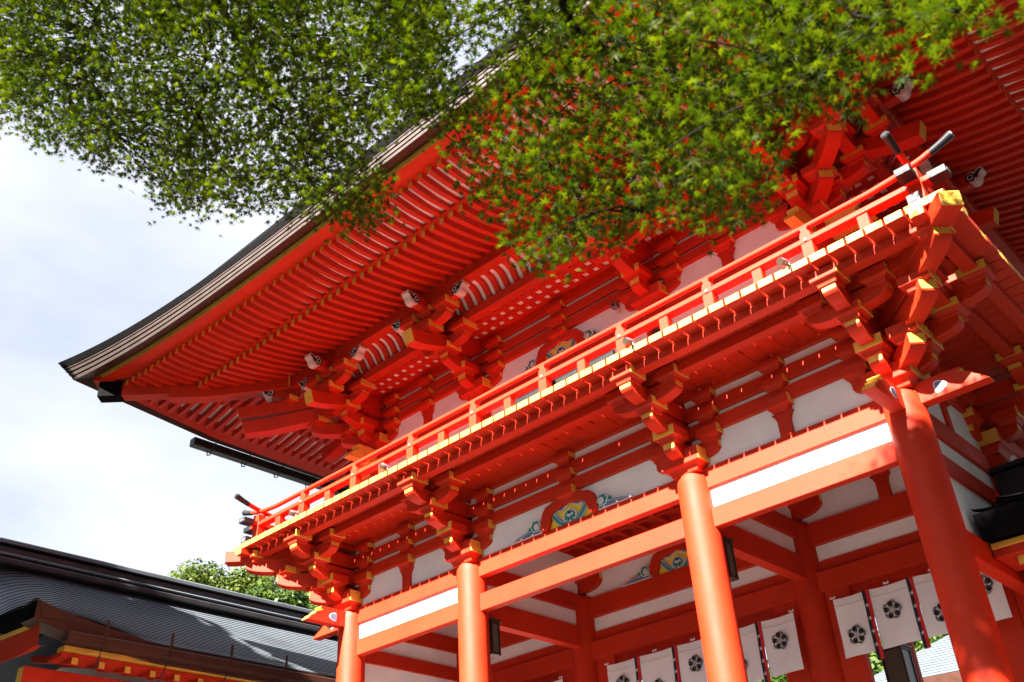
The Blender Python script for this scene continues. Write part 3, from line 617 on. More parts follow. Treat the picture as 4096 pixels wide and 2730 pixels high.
def eave(F, hl):
    ss = samples(hl); drop = (lambda t: 0.0) if hl > 3 else side_drop
    def row(fn, dv=0, dz=0):
        out = []
        for s_ in ss:
            u = s_*(hl+3.835); v, z = fn(tee(hl, u))
            u = s_*(hl+v+dv); t = tee(hl, s_*(hl+3.835)); v, z = fn(t); out.append(F(u, v+dv, z+dz-drop(t)*min(1, max(0, (v-2.2)/1.0))))
        return out
    # white soffit boards over both rafter tiers
    b = MB(); r0 = lambda t: (.95, 10.355); r1 = lambda t: (1.6, 10.195+.06*t**3)
    b.grid([row(r0), row(r1), row(e_in, -.02, .056)], WHT); b.build('soffit', GATE)
    b = MB(); b.grid([row(lambda t: (2.02, 10.165+.11*t**3)), row(lambda t: (2.5, 10.155+.10*t**3)), row(e_fly, -.09, .052)], WHT); b.build('soffit', GATE)
    # strip on the rafter ends
    b = MB(); b.grid([row(e_in, -.12, .055), row(e_in, .035, .052), row(e_in, .035, .105), row(e_in, -.12, .108)], RED); b.build('eave_strip', GATE)
    b = MB(); b.grid([row(e_fly, -.10, .053), row(e_strip, 0, 0), row(e_strip, .012, .085)], [RED, YEL]); b.build('eave_board', GATE)
    # layered roof edge
    rows = [row(e_strip, .008, .083), row(e_fb, 0, 0)]; ms = [BRN]
    def mixr(f_, ins=0):
        def fn(t):
            a, c = e_fb(t), e_ft(t); return a[0]+(c[0]-a[0])*f_-ins, a[1]+(c[1]-a[1])*f_
        return row(fn)
    for f_, ins, M in ((.13, 0, LCP), (.135, .045, TOP), (.20, .045, TOP), (.205, 0, TOP), (.335, 0, LCP), (.34, .045, TOP), (.41, .045, TOP), (.415, 0, TOP), (.53, 0, LCP), (.535, .04, TOP), (.585, .04, TOP), (.59, 0, TOP), (.64, 0, LCP), (.645, .02, TOP), (.68, .02, TOP), (.685, 0, TOP), (1.0, 0, TOP)):
        rows.append(mixr(f_, ins)); ms.append(M)
    b = MB(); b.grid(rows, ms); b.build('roof_edge', GATE)
    # roof surface up to the ridge
    b = MB(); prev = [row(e_ft)]
    zz = 10.47
    for d, dz in ((.4, .10), (1.2, .42), (2.2, .98), (3.2, 1.70), (4.4, 2.75), (5.6, 3.95)):
        out = []
        for s_ in ss:
            u = s_*(hl+3.835); t = tee(hl, u); v = 3.835-d
            hh = hl+3.835-d
            if hl < 3: hh = max(hh, 0)
            out.append(F(s_*max(hh, .05), v, 10.47+.24*t**5*max(0, 1-d/3)+dz-drop(t)*max(0, 1-d/2)))
        prev.append(out)
    b.grid(prev, TOP); b.build('roof', GATE)
eave(FU, UX); eave(RU, UD); eave(LU, UD)
FB = frame(0, UY0+2*UD, -1, 0, 0, 1); eave(FB, UX)
b = MB(); b.box(WORLD, -3.2, 3.2, 2.0, 2.6, 14.1, 14.9, TOP); b.build('ridge', GATE, .05)
for sg in (-1, 1):      # hip rafters at the corners
    q2 = math.sqrt(.5); D = frame(sg*UX, UY0, q2, q2*sg, q2*sg, -q2); s2 = 1.4142
    b = MB(); pr = [(.5, 10.10), (1.2*s2, 10.00), (2.0*s2, 9.90), (2.45*s2, 9.91), (2.45*s2, 10.13), (2.0*s2, 10.12), (.5, 10.36)]
    b.prism([D(-.11, v, z) for v, z in pr], Vector(D(.11, 0, 0))-Vector(D(-.11, 0, 0)), RED); b.build('hip_rafter', GATE, .006)
    b = MB(); pr = [(1.9*s2, 10.03), (2.4*s2, 9.985), (2.9*s2, 9.985), (3.12*s2, 9.99), (3.12*s2, 10.24), (1.9*s2, 10.26)]
    b.prism([D(-.10, v, z) for v, z in pr], Vector(D(.10, 0, 0))-Vector(D(-.10, 0, 0)), RED); h = b.build('hip_rafter', GATE, .006)
    bx('metal_cap', h, D, -.112, .112, 3.00*s2, 3.27*s2, 9.972, 10.25, TOP)
    b = MB(); b.box(D, -.13, .13, 3.10*s2, 3.34*s2, 10.255, 10.345, RED); b.build('hip_rafter', GATE, .006)
# rain gutter under the left eave
b = MB(); gx = -7.33
b.box(WORLD, gx-.13, gx+.03, -1.26, 5.2, 9.84, 9.99, BLK); gut = b.build('gutter', GATE, .008)
for k in range(9):
    y = -.9+k*.72; b = MB()
    b.tube([(gx+.25, y, 10.02), (gx+.03, y, 9.84), (gx-.02, y, 9.76), (gx-.12, y, 9.79), (gx-.13, y, 9.86)], .011, BLK, 6); b.build('bracket_wire', gut)
# drain pipe at the right eave
b = MB(); b.tube([(5.75, 3.2, 9.95), (5.72, 2.0, 9.0), (5.72, 1.78, 8.75), (5.74, 1.70, 8.3), (5.85, 1.7, 7.8), (5.85, 1.7, 6.0)], .042, BLK, 12); smooth(b.build('drain_pipe', GATE), 60)

# ------------------------------------------------------------------ fittings on the gate
def floodlight(x, label):
    t = tag(empty('floodlight'), label, 'floodlight', 'floodlights clamped along the balcony edge'); t.location = (x, -1.3, 7.384); t.scale = (.8, .8, .8)
    F = lambda u, v, z: (u, v, z)
    b = MB(); b.box(F, -.012, .012, -.10, .12, .0, .012, BLK); b.box(F, -.014, .014, -.026, -.023+.0, -.10, .012, DRK); b.build('clamp', t)
    b = MB(); b.tube([(.0, .0, .0), (0, .0, .05)], .012, SLV, 8); b.build('bracket', t)
    b = MB(); b.tube([(-.02, .06, .075), (-.045, .0, .09), (-.06, -.05, .085), (-.075, -.09, .08)], [.024, .042, .050, .054], SLV, 16, DRK); smooth(b.build('lamp_head', t), 40)
    return t
floodlight(-4.03, 'small silver floodlight on the balcony edge closest to its far left corner')
floodlight(-2.02, 'small silver floodlight on the balcony edge above the second front column from the left')
floodlight(2.10, 'small silver floodlight on the balcony edge above the third front column from the left')
floodlight(4.05, 'small silver floodlight on the balcony edge nearest the right corner brackets')
def lantern(x, y, z, label, s=.78, h=.43):
    t = tag(empty('wall_lantern'), label, 'lantern'); t.location = (x, y, z); F = WORLD; w = .085*s
    b = MB()
    for sx in (-1, 1):
        for sy in (-1, 1): b.box(F, sx*w-.011, sx*w+.011, sy*w-.011, sy*w+.011, 0, h, DRK)
    for z0 in (0, h-.03): b.box(F, -w-.013, w+.013, -w-.013, w+.013, z0, z0+.03, DRK)
    b.build('frame', t)
    b = MB(); b.box(F, -w+.004, w-.004, -w+.004, w-.004, .03, h-.03, PAPER); b.build('glass', t)
    b = MB(); b.box(F, -w-.03, w+.03, -w-.03, w+.03, h, h+.025, DRK); b.build('cap', t)
    return t
lantern(-1.73, .26, 5.13, 'slim dark framed lantern with pale panes behind the second front column from the left')
lantern(1.87, .26, 5.13, 'slim dark framed lantern with pale panes behind the sunlit third front column')
lantern(1.98, 4.0, 4.35, 'dark wooden box lantern hanging low below the right hand curtain', 1.6, .62)
for (x, y, z, lab) in ((1.9, -.45, 8.0, 'upper of two small black spotlights behind the balcony railing'), (2.03, -.72, 7.66, 'lower of two small black spotlights behind the balcony railing')):
    t = tag(empty('spotlight'), lab, 'spotlight', 'black spotlights behind the railing'); t.location = (x, y, z)
    b = MB(); b.tube([(-.04, .05, .05), (-.01, .0, .02), (.03, -.05, -.02), (.045, -.075, -.035)], [.03, .06, .068, .055], BLK, 14); smooth(b.build('lamp_head', t), 40)
    b = MB(); b.box(WORLD, -.015, .015, .02, .05, -(z-7.385), .03, BLK); b.build('stand', t)
t = tag(empty('security_camera'), 'small grey box camera under the upper beam beside the upper frog-leg strut', 'camera'); t.location = (1.04, .02, 9.08)
b = MB(); b.box(WORLD, -.05, .05, -.05, .04, -.035, .035, SLV); b.build('housing', t, .006)
b = MB(); b.tube([(0, -.05, 0), (0, -.062, 0)], .022, BLK, 12); b.build('lens', t)
b = MB(); b.tube([(0, .03, .03), (.03, .06, .12)], .006, BLK, 6); b.build('cable', t)
for (x0, x1, lab) in ((-.03, .36, 'leftmost of the black perforated light bars behind the railing'), (.57, .98, 'middle one of the black perforated light bars behind the railing'), (1.17, 1.54, 'rightmost of the black perforated light bars behind the railing')):
    t = tag(empty('light_bar'), lab, 'light bar', 'black light bars on the balcony'); t.location = ((x0+x1)/2, -.88, 7.72); w = (x1-x0)/2
    b = MB(); b.box(WORLD, -w, w, -.02, .02, -.05, .05, BLK)
    for k in range(int(w*2/.03)):
        for j in (-.03, 0, .03): b.box(WORLD, -w+.015+k*.03-.005, -w+.015+k*.03+.005, -.0225, -.0201, j-.005, j+.005, DRK)
    b.build('housing', t)
    b = MB()
    for sx in (-.8, .8): b.box(WORLD, sx*w-.01, sx*w+.01, -.01, .01, -.335, -.0501, BLK)
    b.build('stand', t)

# ------------------------------------------------------------------ hanging curtains with blossom crests
def crest(parent, cx, y, cz, r):
    b = MB()
    def flat(pts, M=INK, t=.004, d=0): b.prism([(cx+a*r, y-d, cz+z*r) for a, z in pts], Vector((0, -t, 0)), M)
    for k in range(5):
        a0 = math.radians(90+8+72*k); ca, sa = math.cos(a0), math.sin(a0)
        pr = [(.13, 0), (.30, .13), (.48, .225), (.66, .245), (.80, .19), (.88, .10), (.84, .055), (.78, 0.0), (.84, -.055), (.88, -.10), (.80, -.19), (.66, -.245), (.48, -.225), (.30, -.13)]
        flat([(x*ca-yy*sa, x*sa+yy*ca) for x, yy in pr])
        flat([(x*ca-yy*sa, x*sa+yy*ca) for x, yy in ((.14, -.017), (.38, -.017), (.40, 0), (.38, .017), (.14, .017))], CLOTH, .002, .0045)
        for j in range(4):
            a1 = math.radians(90+8+36+72*k+ (j-1.5)*11); rr = .90-.04*abs(j-1)
            c = []
            for i in range(9):
                s_ = i/8; ang = a1+s_*math.radians(24); q = rr-.16+.26*s_**.7 - (.05 if j in (0, 3) else 0); c.append((q*math.cos(ang), q*math.sin(ang), .045*(1-s_)**.8+.004))
            up = []; dn = []
            for i, (x, z, w) in enumerate(c):
                x0, z0, _ = c[max(0, i-1)]; x1, z1, _ = c[min(8, i+1)]; l = math.hypot(x1-x0, z1-z0); nx, nz_ = -(z1-z0)/l, (x1-x0)/l
                up.append((x+nx*w, z+nz_*w)); dn.append((x-nx*w, z-nz_*w))
            flat(up+dn[::-1])
    flat([(.05*math.cos(t), .05*math.sin(t)) for t in [i*math.pi/8 for i in range(16)]])
    return b.build('crest', parent)
def curtain(panels, zt, zb, hi, label):
    t = tag(empty('curtain'), label, 'curtain', 'white shrine curtains hung from the inner beam'); yc = 2.06
    for i, (a, c) in enumerate(panels):
        nx_, nz_ = 16, 14; rows = []; ph = random.random()*6
        for j in range(nz_+1):
            z = zt+(zb-zt)*j/nz_; s_ = j/nz_
            rows.append([(a+(c-a)*k/nx_, yc+.010*math.sin(k/nx_*5.5+ph)*(.4+s_)+.012*math.cos(j*.5+k*.3+ph)*s_*.6-.02*s_, z-.012*math.sin(math.pi*k/nx_)*(1 if j == 0 else .3)) for k in range(nx_+1)])
        back = [[(x, yy+.006, z) for x, yy, z in r_] for r_ in rows]
        b = MB(); b.grid(rows, CLOTH); b.grid(back, CLOTH); p = b.build('cloth_panel', t)
        for q in p.data.polygons: q.use_smooth = True
        crest(p, (a+c)/2+(.02 if i == 0 else 0), yc-.036, hi if i % 2 == (1 if label.startswith('right') else 0) else hi-.17, .118)
        b = MB(); b.tube([(a+(c-a)*k/8, yc-.012, zt-.095-.012*math.sin(math.pi*k/8)) for k in range(9)], .0035, PNK, 6); b.build('cord', t)
        if i < len(panels)-1:
            u0, u1 = c+.002, panels[i+1][0]-.002; um = (u0+u1)/2; zl = zb-.11
            b = MB()
            for (x0, x1, M) in ((u0, um, NAVY), (um+.001, u1, RIB)):
                rows = [[(x0, yc-.015-.02*j/8+.006*math.sin(j), zt+.005+(zl-zt)*j/8), (x1, yc-.015-.02*j/8+.006*math.sin(j), zt+.005+(zl-zt)*j/8)] for j in range(9)]
                b.grid(rows, M); b.grid([[(x, yy+.008, z) for x, yy, z in r_] for r_ in rows], M)
            rb = b.build('ribbon', t)
            for j in range(4):      # small white bird and wisteria-like tassels woven on the seam
                zc = zt-.18-j*.15; b = MB()
                for k in range(5):
                    a0 = k*1.25+j; b.tube([(um+.004*math.cos(a0), yc-.042-.008*j/3, zc+.004*math.sin(a0)), (um+.022*math.cos(a0), yc-.042-.008*j/3, zc+.024*math.sin(a0))], .0032, CLOTH, 5)
                b.build('tassel_mark', rb)
        b = MB(); xk = (a+c)/2 if 0 < i < len(panels)-1 else (a+.01 if i == 0 else c-.01)
        for k in range(2):
            b.tube([(xk, yc-.01, zt+.012), (xk+(.03 if k else -.03), yc-.02, zt+.03), (xk+(.035 if k else -.035), yc-.02, zt+.012), (xk, yc-.015, zt+.008)], .005, CLOTH, 6)
        b.build('tie_knot', t)
    return t
curtain([(2.173, 2.546), (2.63, 3.09), (3.172, 3.635), (3.715, 4.08)], 5.19, 4.50, 4.89, 'right hand white curtain with black blossom crests between red and navy ribbons')
curtain([(-1.277, -.797), (-.715, -.179), (-.097, .435), (.517, 1.095), (1.178, 1.633)], 5.18, 4.50, 4.885, 'central white curtain with black blossom crests, partly behind the sunlit column')
curtain([(-4.05, -3.70), (-3.62, -3.17), (-3.09, -2.64), (-2.56, -2.10)], 5.18, 4.50, 4.885, 'left white curtain with only its upper edge showing at the bottom of the photo')

# ------------------------------------------------------------------ left hall with copper roof
HALL = tag(empty('shrine_hall'), 'shrine hall on the left with dark copper roof, brown gutter and red eaves', 'hall')
EX, RXX, EZ, RZ = -7.0, -9.55, 6.18, 7.86; Y0, Y1 = -3.5, 16.0
def hz(t): return EZ + (RZ-EZ)*(t*.80+.20*t*t)
def vz(t): return 6.50 + (t*.5)*.35 + max(0, t-.52)**1.4*2.9
def hall_pt(t, y, lift=0):
    s_ = min(1, max(0, (y-Y0)/2.1)); k = s_*s_*(3-2*s_)
    zed = 6.51-(6.51-EZ)*min(1, max(0, (y-Y0)/1.9))**.7       # eave line rising to the corner
    main = hz(t)+(zed-EZ)*(1-t)**3
    s2 = min(1, max(0, (y-Y0)/1.0)); k2 = 1-(1-s2)**2.2
    z = vz(t)*(1-k2)+main*k2 if t > .0 else zed
    z = z*(min(1, t/.12)) + (zed+ (hz(t)-EZ)*.8)*(1-min(1, t/.12)) if t < .12 else z
    return (EX+(RXX-EX)*t, y, z+lift)
ys = [Y0+ (i/16)**1.4*2.4 for i in range(17)] + [-.7+i*1.4 for i in range(1, 13)]
NC = 30; rows = []; ms = []
for i in range(NC):
    t0, t1 = i/NC, (i+1)/NC
    rows.append([hall_pt(t0, y, .016) for y in ys]); rows.append([hall_pt(t1, y, .004) for y in ys])
ms = []
for i in range(len(rows)-1): ms.append(COP if i % 2 == 0 else TOP)  # risers coloured near black as the shadow line under each course
b = MB(); b.grid(rows, ms); rf = b.build('roof', HALL)
b = MB(); b.grid([[(2*RXX-p[0], p[1], p[2]) for p in [hall_pt(t/10, y) for y in ys]] for t in range(11)], COP); b.build('roof', HALL)
# roof edges
b = MB()
ev = [hall_pt(0, y, .030) for y in ys]
b.grid([ev, [(x-.02, y, z-.27) for x, y, z in ev], [(x-.45, y, z-.25) for x, y, z in ev]], BRN); b.build('eave_edge', HALL)
vg = [hall_pt(t/20, Y0, .03) for t in range(21)]
b = MB(); rr = []
for k in range(6): rr.append([(x, y+(.012 if k % 2 else 0)+.02*k, z-.052*k) for x, y, z in vg])
b.grid(rr+[[(x, y+.6, z-.24) for x, y, z in vg]], TOP); b.build('verge_edge', HALL)
b = MB(); bb = [(x-.10, y+.12, z-.26) for x, y, z in vg]
b.grid([bb, [(x, y+.01, z-.07) for x, y, z in bb]], YEL)
b.grid([[(x, y+.02, z-.07) for x, y, z in bb], [(x, y+.04, z-.36-.05*math.sin(i/20*3)) for i, (x, y, z) in enumerate(bb)], [(x, y+.14, z-.36) for x, y, z in bb]], RED); b.build('barge_board', HALL)
# ridge: stacked copper bands
b = MB()
for (w, z0, z1, M) in ((.30, 7.78, 7.88, RDG), (.22, 7.88, 7.93, TOP), (.27, 7.93, 7.97, COP), (.18, 7.97, 8.11, RDG), (.22, 8.11, 8.15, TOP), (.14, 8.15, 8.25, COP)):
    b.box(WORLD, RXX-w, RXX+w, -3.36, Y1, z0, z1, M)
b.build('ridge', HALL, .02)
b = MB(); b.box(WORLD, EX-.02, EX+.17, -3.05, Y1, 5.98, 6.12, BRN); gt = b.build('gutter', HALL, .012)
for k in range(14):
    y = -2.5+k*1.05; b = MB()
    b.box(WORLD, EX+.171, EX+.18, y-.02, y+.02, 5.98, 6.36-.0, BRN)
    b.tube([(EX+.10, y, 5.98), (EX+.06, y, 5.86), (EX-.04, y+.0, 5.72), (EX-.25, y, 5.80)], .012, BLK, 6); b.build('gutter_bracket', gt)
bx('eave_board', HALL, WORLD, EX-.36, EX-.12, -2.95, Y1, 5.93, 6.00, YEL, {'x': RED}); bx('eave_board', HALL, WORLD, EX-.62, EX-.20, -2.95, Y1, 5.86, 5.925, RED)
for k in range(30):
    y = -2.75+k*.41; q = MB(); q.prism([(EX-.16, y-.045, 5.76), (EX-.16, y-.045, 5.855), (EX-1.6, y-.045, 6.20), (EX-1.6, y-.045, 6.10)], (0, .09, 0), RED, edge={0: YEL}); q.build('rafter', HALL)
bx('purlin', HALL, WORLD, EX-.85, EX-.65, -3.25, Y1, 5.50, 5.78, RED, {'v-': YEL})
bx('beam', HALL, WORLD, EX-1.2, EX-.95, -2.6, Y1, 5.0, 5.35, RED, {'v-': YEL})
bx('wall', HALL, WORLD, EX-3.9, EX-1.05, -2.0, Y1, 1.8, 6.3, WHT, bevel=0)
bx('beam', HALL, WORLD, EX-4.0, EX-.98, -2.2, -2.02, 5.3, 5.55, RED, {'u+': YEL}); bx('beam', HALL, WORLD, EX-4.0, EX-.98, -2.16, -2.03, 4.5, 4.75, RED)
for y in (-2.0, .6, 3.2, 5.8, 8.4):
    q = MB(); q.tube([(EX-1.05, y, 1.8), (EX-1.05, y, 5.4)], .14, RED, 20); smooth(q.build('column', HALL), 50)
for x in (EX-1.6, EX-2.2, EX-2.8, EX-3.4): bx('strut', HALL, WORLD, x-.05, x+.05, -2.08, -2.001, 4.7, 5.35)
b = MB(); b.prism([(EX-.75, -2.9, 5.28), (EX-.75, -2.2, 5.28), (EX-.75, -2.2, 5.0), (EX-.75, -2.5, 5.03), (EX-.75, -2.75, 5.12)], (-.16, 0, 0), RED); b.build('bracket_arm', HALL)

# ------------------------------------------------------------------ right corridor
COR = tag(empty('corridor'), 'low corridor with black tiled eave joining the gate at the right edge', 'corridor')
cx0, cx1 = 4.37, 16.0
P_ = [(.80, 5.19), (1.0, 5.235), (1.25, 5.31), (1.6, 5.46), (2.0, 5.70)]
b = MB(); rows = []; ms = []
for i in range(11):
    for e_ in (0, 1):
        s_ = (i+e_)/11*4; k = min(3, int(s_)); f_ = s_-k; y = P_[k][0]+(P_[k+1][0]-P_[k][0])*f_; z = P_[k][1]+(P_[k+1][1]-P_[k][1])*f_
        rows.append([(x, y, z+(.03 if e_ == 0 else .004)+.05*math.exp(-(x-cx0)/.15)) for x in [cx0+.06*j for j in range(6)]+[cx0+.6+j*1.5 for j in range(11)]])
b.grid(rows, [RDG if i % 2 == 0 else TOP for i in range(21)]); b.build('roof', COR)
bx('ridge', COR, WORLD, cx0, cx1, 2.0, 2.6, 5.66, 6.02, BLK, bevel=.02); bx('ridge', COR, WORLD, cx0-.04, cx1, 1.94, 2.66, 6.02, 6.07, BLK, bevel=.01)
b = MB(); b.prism([(cx0+.01, .78, 5.20), (cx0+.01, .84, 4.94), (cx0+.01, 2.6, 5.3), (cx0+.01, 2.6, 5.55)], (cx1-cx0, 0, 0), TOP); b.build('eave_edge', COR)
bx('eave_board', COR, WORLD, cx0+.02, cx1, .985, 1.05, 4.885, 4.945, YEL); bx('eave_board', COR, WORLD, cx0+.02, cx1, 1.0, 1.6, 4.80, 4.90, RED)
for k in range(24): bx('rafter', COR, WORLD, cx0+.2+k*.45, cx0+.28+k*.45, 1.08, 2.4, 4.70, 4.80, RED, {'v-': YEL})
bx('beam', COR, WORLD, cx0+.05, cx1, 1.75, 1.95, 4.30, 4.62); bx('wall', COR, WORLD, cx0+.1, cx1, 2.2, 2.35, 1.8, 5.3, RED)

# ------------------------------------------------------------------ far roof seen through the gate
FAR = tag(empty('distant_hall'), 'distant building with pale blue sheet roof seen through the gate below the curtain', 'building')
def fp(ox, oy, d): return ray_pt(ox, oy, d)
a = fp(1985, 1600, 30); c = fp(2230, 1555, 30); pk = fp(2190, 1440, 34); pl = fp(2040, 1545, 34)
NS = 15; b = MB(); rows = []
A0 = Vector((a.x-2, a.y, a.z)); C0 = Vector((c.x+6, c.y+2, a.z+ (c.z-a.z)))
zb_ = min(a.z, c.z)
ex = Vector((1, .12, 0)).normalized(); base = Vector(fp(2150, 1552, 30)); inn = Vector((-.12, 1, 0)).normalized()
rows = []
for i in range(NS+1):
    t = i/NS
    for e_ in (0, 1):
        if i == NS and e_: break
        tt = t+e_/NS*.0
        left = base+ex*(-2.6+2.6*t)+inn*(2.7*t); right = base+ex*9+inn*(2.7*t)
        z = base.z+1.6*t+(.012 if e_ else 0)
        rows.append([Vector((left.x, left.y, z)), Vector((right.x, right.y, z))])
b.grid(rows, [FARR if i % 2 else TOP for i in range(len(rows)-1)]); b.build('roof', FAR)
b = MB(); q0 = base+ex*-2.6; q1 = base+ex*9
b.grid([[q0, q1], [q0+Vector((0, .1, -.45)), q1+Vector((0, .1, -.45))], [q0+inn*1.2+Vector((0, 0, -.5)), q1+inn*1.2+Vector((0, 0, -.5))]], BRN); b.build('eave_edge', FAR)
b = MB(); w0 = base+ex*-2.2+inn*1; w1 = base+ex*8+inn*1
b.grid([[Vector((w0.x, w0.y, base.z)), Vector((w1.x, w1.y, base.z))], [Vector((w0.x, w0.y, 0)), Vector((w1.x, w1.y, 0))]], DRK); b.build('wall', FAR)

# ------------------------------------------------------------------ background trees
def leaf_cloud(P, size, M, name, parent, nrm=None, jitter=1.0, aspect=.55):
    n = len(P); P = np.asarray(P); d = rng.normal(size=(n, 3)); d /= np.linalg.norm(d, axis=1)[:, None]
    if nrm is not None: d = nrm + d*jitter*.6; d /= np.linalg.norm(d, axis=1)[:, None]
    a = np.cross(d, rng.normal(size=(n, 3))); a /= np.linalg.norm(a, axis=1)[:, None]; c = np.cross(d, a)
    s = (size*(.6+.8*rng.random(n)))[:, None]
    V = np.stack([P-a*s, P-c*s*aspect, P+a*s, P+c*s*aspect], 1).reshape(-1, 3)
    me = bpy.data.meshes.new(name); me.from_pydata(V.tolist(), [], np.arange(4*n).reshape(n, 4).tolist()); me.materials.append(M)
    o = bpy.data.objects.new(name, me); COL.objects.link(o); o.parent = parent; return o
def tree(name, label, top, height, rad, M, n, size, group, conical=False):
    """top: crown top in the world; trunk down to the ground"""
    t = tag(empty(name), label, 'tree', group); top = Vector(top); t.location = (top.x, top.y, 0)
    pts = []; nrm = []
    nclump = 46
    for k in range(nclump):
        h = rng.random()
        if conical: rr = rad*(.15+.95*h**.8); zc = top.z-h*height
        else:
            rr = rad*math.sqrt(max(.05, 1-(2*h-1)**2)); zc = top.z-rad*.27-h*height*.8
        an = rng.random()*2*math.pi; q = rr*(.35+.65*math.sqrt(rng.random())); c = np.array([q*math.cos(an), q*math.sin(an), zc]); cr = rad*(.22+.16*rng.random())
        m_ = n//nclump; d = rng.normal(size=(m_, 3)); d /= np.linalg.norm(d, axis=1)[:, None]; sc = (rng.random(m_)**.35)[:, None]
        d[:, 2] *= .75; pts.append(c+d*cr*sc); nrm.append(d+np.array([0, 0, .35]))
    leaf_cloud(np.concatenate(pts), size, M, 'crown', t, np.concatenate(nrm))
    b = MB(); b.tube([(0, 0, 0), (.05*rad, 0, top.z*.5), (0, 0, top.z-.22*height)], [.09*rad+.12, .07*rad+.08, .02], BARK, 10)
    for k in range(14):
        z = top.z-height*(.28+.6*k/14); an = k*2.4; b.tube([(0, 0, z), (rad*.35*math.cos(an), rad*.35*math.sin(an), z+.0*height), (rad*.6*math.cos(an), rad*.6*math.sin(an), z-.02*height)], [.05*rad, .03*rad, .008*rad], BARK, 6)
    b.build('trunk', t); return t
BG = 'trees on the hill behind the roofs'
for (ox, oy, d, h, r_, nm, lab, M, con, sz) in (
    (455, 1288, 42, 7, 2.6, 'cedar_tree', 'tallest yellow-green cedar rising above the left roof ridge', CONIF, False, .17),
    (520, 1318, 44, 6, 2.0, 'cedar_tree', 'smaller olive cedar right of the tallest one above the roof ridge', CONIF, False, .16),
    (575, 1300, 43, 7, 2.2, 'cedar_tree', 'green cedar with brown tufts half hidden under the balcony corner', CONIF, False, .16),
    (640, 1322, 41, 6, 2.6, 'broadleaf_tree', 'dark glossy green tree between the roof ridge and the corner brackets', BROAD, False, .22),
    (700, 1345, 40, 6, 2.6, 'broadleaf_tree', 'deep green bushy tree against the left corner column', BROAD, False, .22)):
    P = ray_pt(ox, oy, d); tree(nm, lab, P, h, r_, M, 16000, sz*.52, BG, con)
BG2 = 'trees seen through the gate'
for (ox, oy, d, h, r_, lab, M) in (
    (2020, 1475, 46, 7, 3.2, 'shaded green tree in the gap left of the low box lantern', BROAD),
    (2110, 1430, 48, 8, 3.2, 'sunlit yellow-green tree above the pale roof seen through the gate', CONIF),
    (2180, 1440, 46, 8, 3.2, 'sunlit green tree beside the right corner column behind the pale roof', BROAD),
    (1830, 1480, 50, 8, 3.4, 'dark tree below the right end of the central curtain', BROAD),
    (1930, 1440, 52, 8, 3.4, 'dark tree behind the door jamb below the curtains', BROAD)):
    P = ray_pt(ox, oy, d); tree('broadleaf_tree', lab, P, h, r_, M, 14000, .13, BG2)

for (x, y_, z, r_, lab) in ((-7.3, -12.6, 16.2, 2.4, 'unseen tree added beyond the left edge to shade the hall gable'), (14.5, -10.5, 16, 5.0, 'unseen leafy tree added at right beside the viewer to block sky light'), (-14.5, -9, 15, 5.0, 'unseen broad tree added beside the hall to block sky light'), (-6.9, -10.6, 15.6, 2.9, 'unseen tall tree added beyond the left edge to shade the hall roof'),
                          (-1, -22, 11.0, 5.0, 'unseen round tree added behind the viewer, left of the approach, to dim the sky light'), (9, -27, 10.0, 4.5, 'unseen round tree added straight behind the viewer to dim the sky light'), (-11, -20, 11.5, 5.0, 'unseen round tree added behind the viewer at far left to dim the sky light'), (17, -20, 12.5, 5.2, 'unseen round tree added behind the viewer at right to dim the sky light'), (16, -5, 17, 5.5, 'unseen tall tree added beyond the right edge nearest the camera to darken the eave'), (17.5, 3, 18, 5.8, 'unseen tall tree added at right beyond the corridor roof to darken the eave'), (15.5, 11, 17, 5.5, 'unseen tall tree added at right behind the gate to darken the eave')):
    tree('broadleaf_tree', lab, (x, y_, z), 8 if -8 < x < -5 else min(15, z-.5), r_, BROAD, 11000 if -8 < x < -5 else 16000, .30, 'unseen trees added around the precinct for their shade')  # out-of-view trees, added to cut sky light and cast shade

# ------------------------------------------------------------------ maple in the foreground
MT = tag(empty('maple_tree'), 'Japanese maple branches with small green star leaves hanging across the top of the view', 'tree')
POLY = np.array([(-60, -60), (-60, 305), (10, 300), (35, 270), (75, 320), (95, 360), (150, 345), (195, 368), (225, 405), (300, 400), (350, 415), (372, 478), (400, 500), (430, 490), (495, 515), (520, 480), (560, 505), (620, 460), (650, 505), (720, 475), (740, 530), (790, 515), (840, 540), (885, 495), (845, 470), (885, 440), (850, 385), (822, 345), (880, 318), (930, 290), (985, 255), (1010, 320), (1070, 380), (1110, 420), (1075, 450), (1085, 520), (1160, 525), (1180, 545), (1135, 575), (1155, 605), (1215, 600), (1230, 630), (1290, 620), (1330, 570), (1420, 575), (1445, 545), (1500, 560), (1530, 490), (1570, 480), (1600, 545), (1695, 535), (1725, 480), (1770, 460), (1750, 390), (1790, 300), (1835, 265), (1860, 325), (1880, 260), (1970, 250), (1930, 200), (1975, 180), (1970, 110), (2015, 95), (2030, 190), (2060, 180), (2100, 195), (2125, 120), (2140, 70), (2240, 60), (2270, 35), (2330, 45), (2350, -60)], float)
def inside(x, y):
    r_ = np.zeros(len(x), bool); j = len(POLY)-1
    for i in range(len(POLY)):
        xi, yi = POLY[i]; xj, yj = POLY[j]
        c = ((yi > y) != (yj > y)) & (x < (xj-xi)*(y-yi)/(yj-yi+1e-9)+xi); r_ ^= c; j = i
    return r_
def cam_pts(x, y, d):
    px, py = x*1.7408, y*1.7408
    D = np.array(_f)[None]+np.outer((px-2048)/FPX, np.array(_r))+np.outer((1365-py)/FPX, np.array(_u)); D /= np.linalg.norm(D, axis=1)[:, None]
    return np.array(CAM)[None]+D*d[:, None]
def depth(x, y): return np.interp(x, [0, 500, 900, 1300, 1800, 2350], [8.0, 7.2, 6.4, 5.0, 4.3, 3.7])
LEAF = []
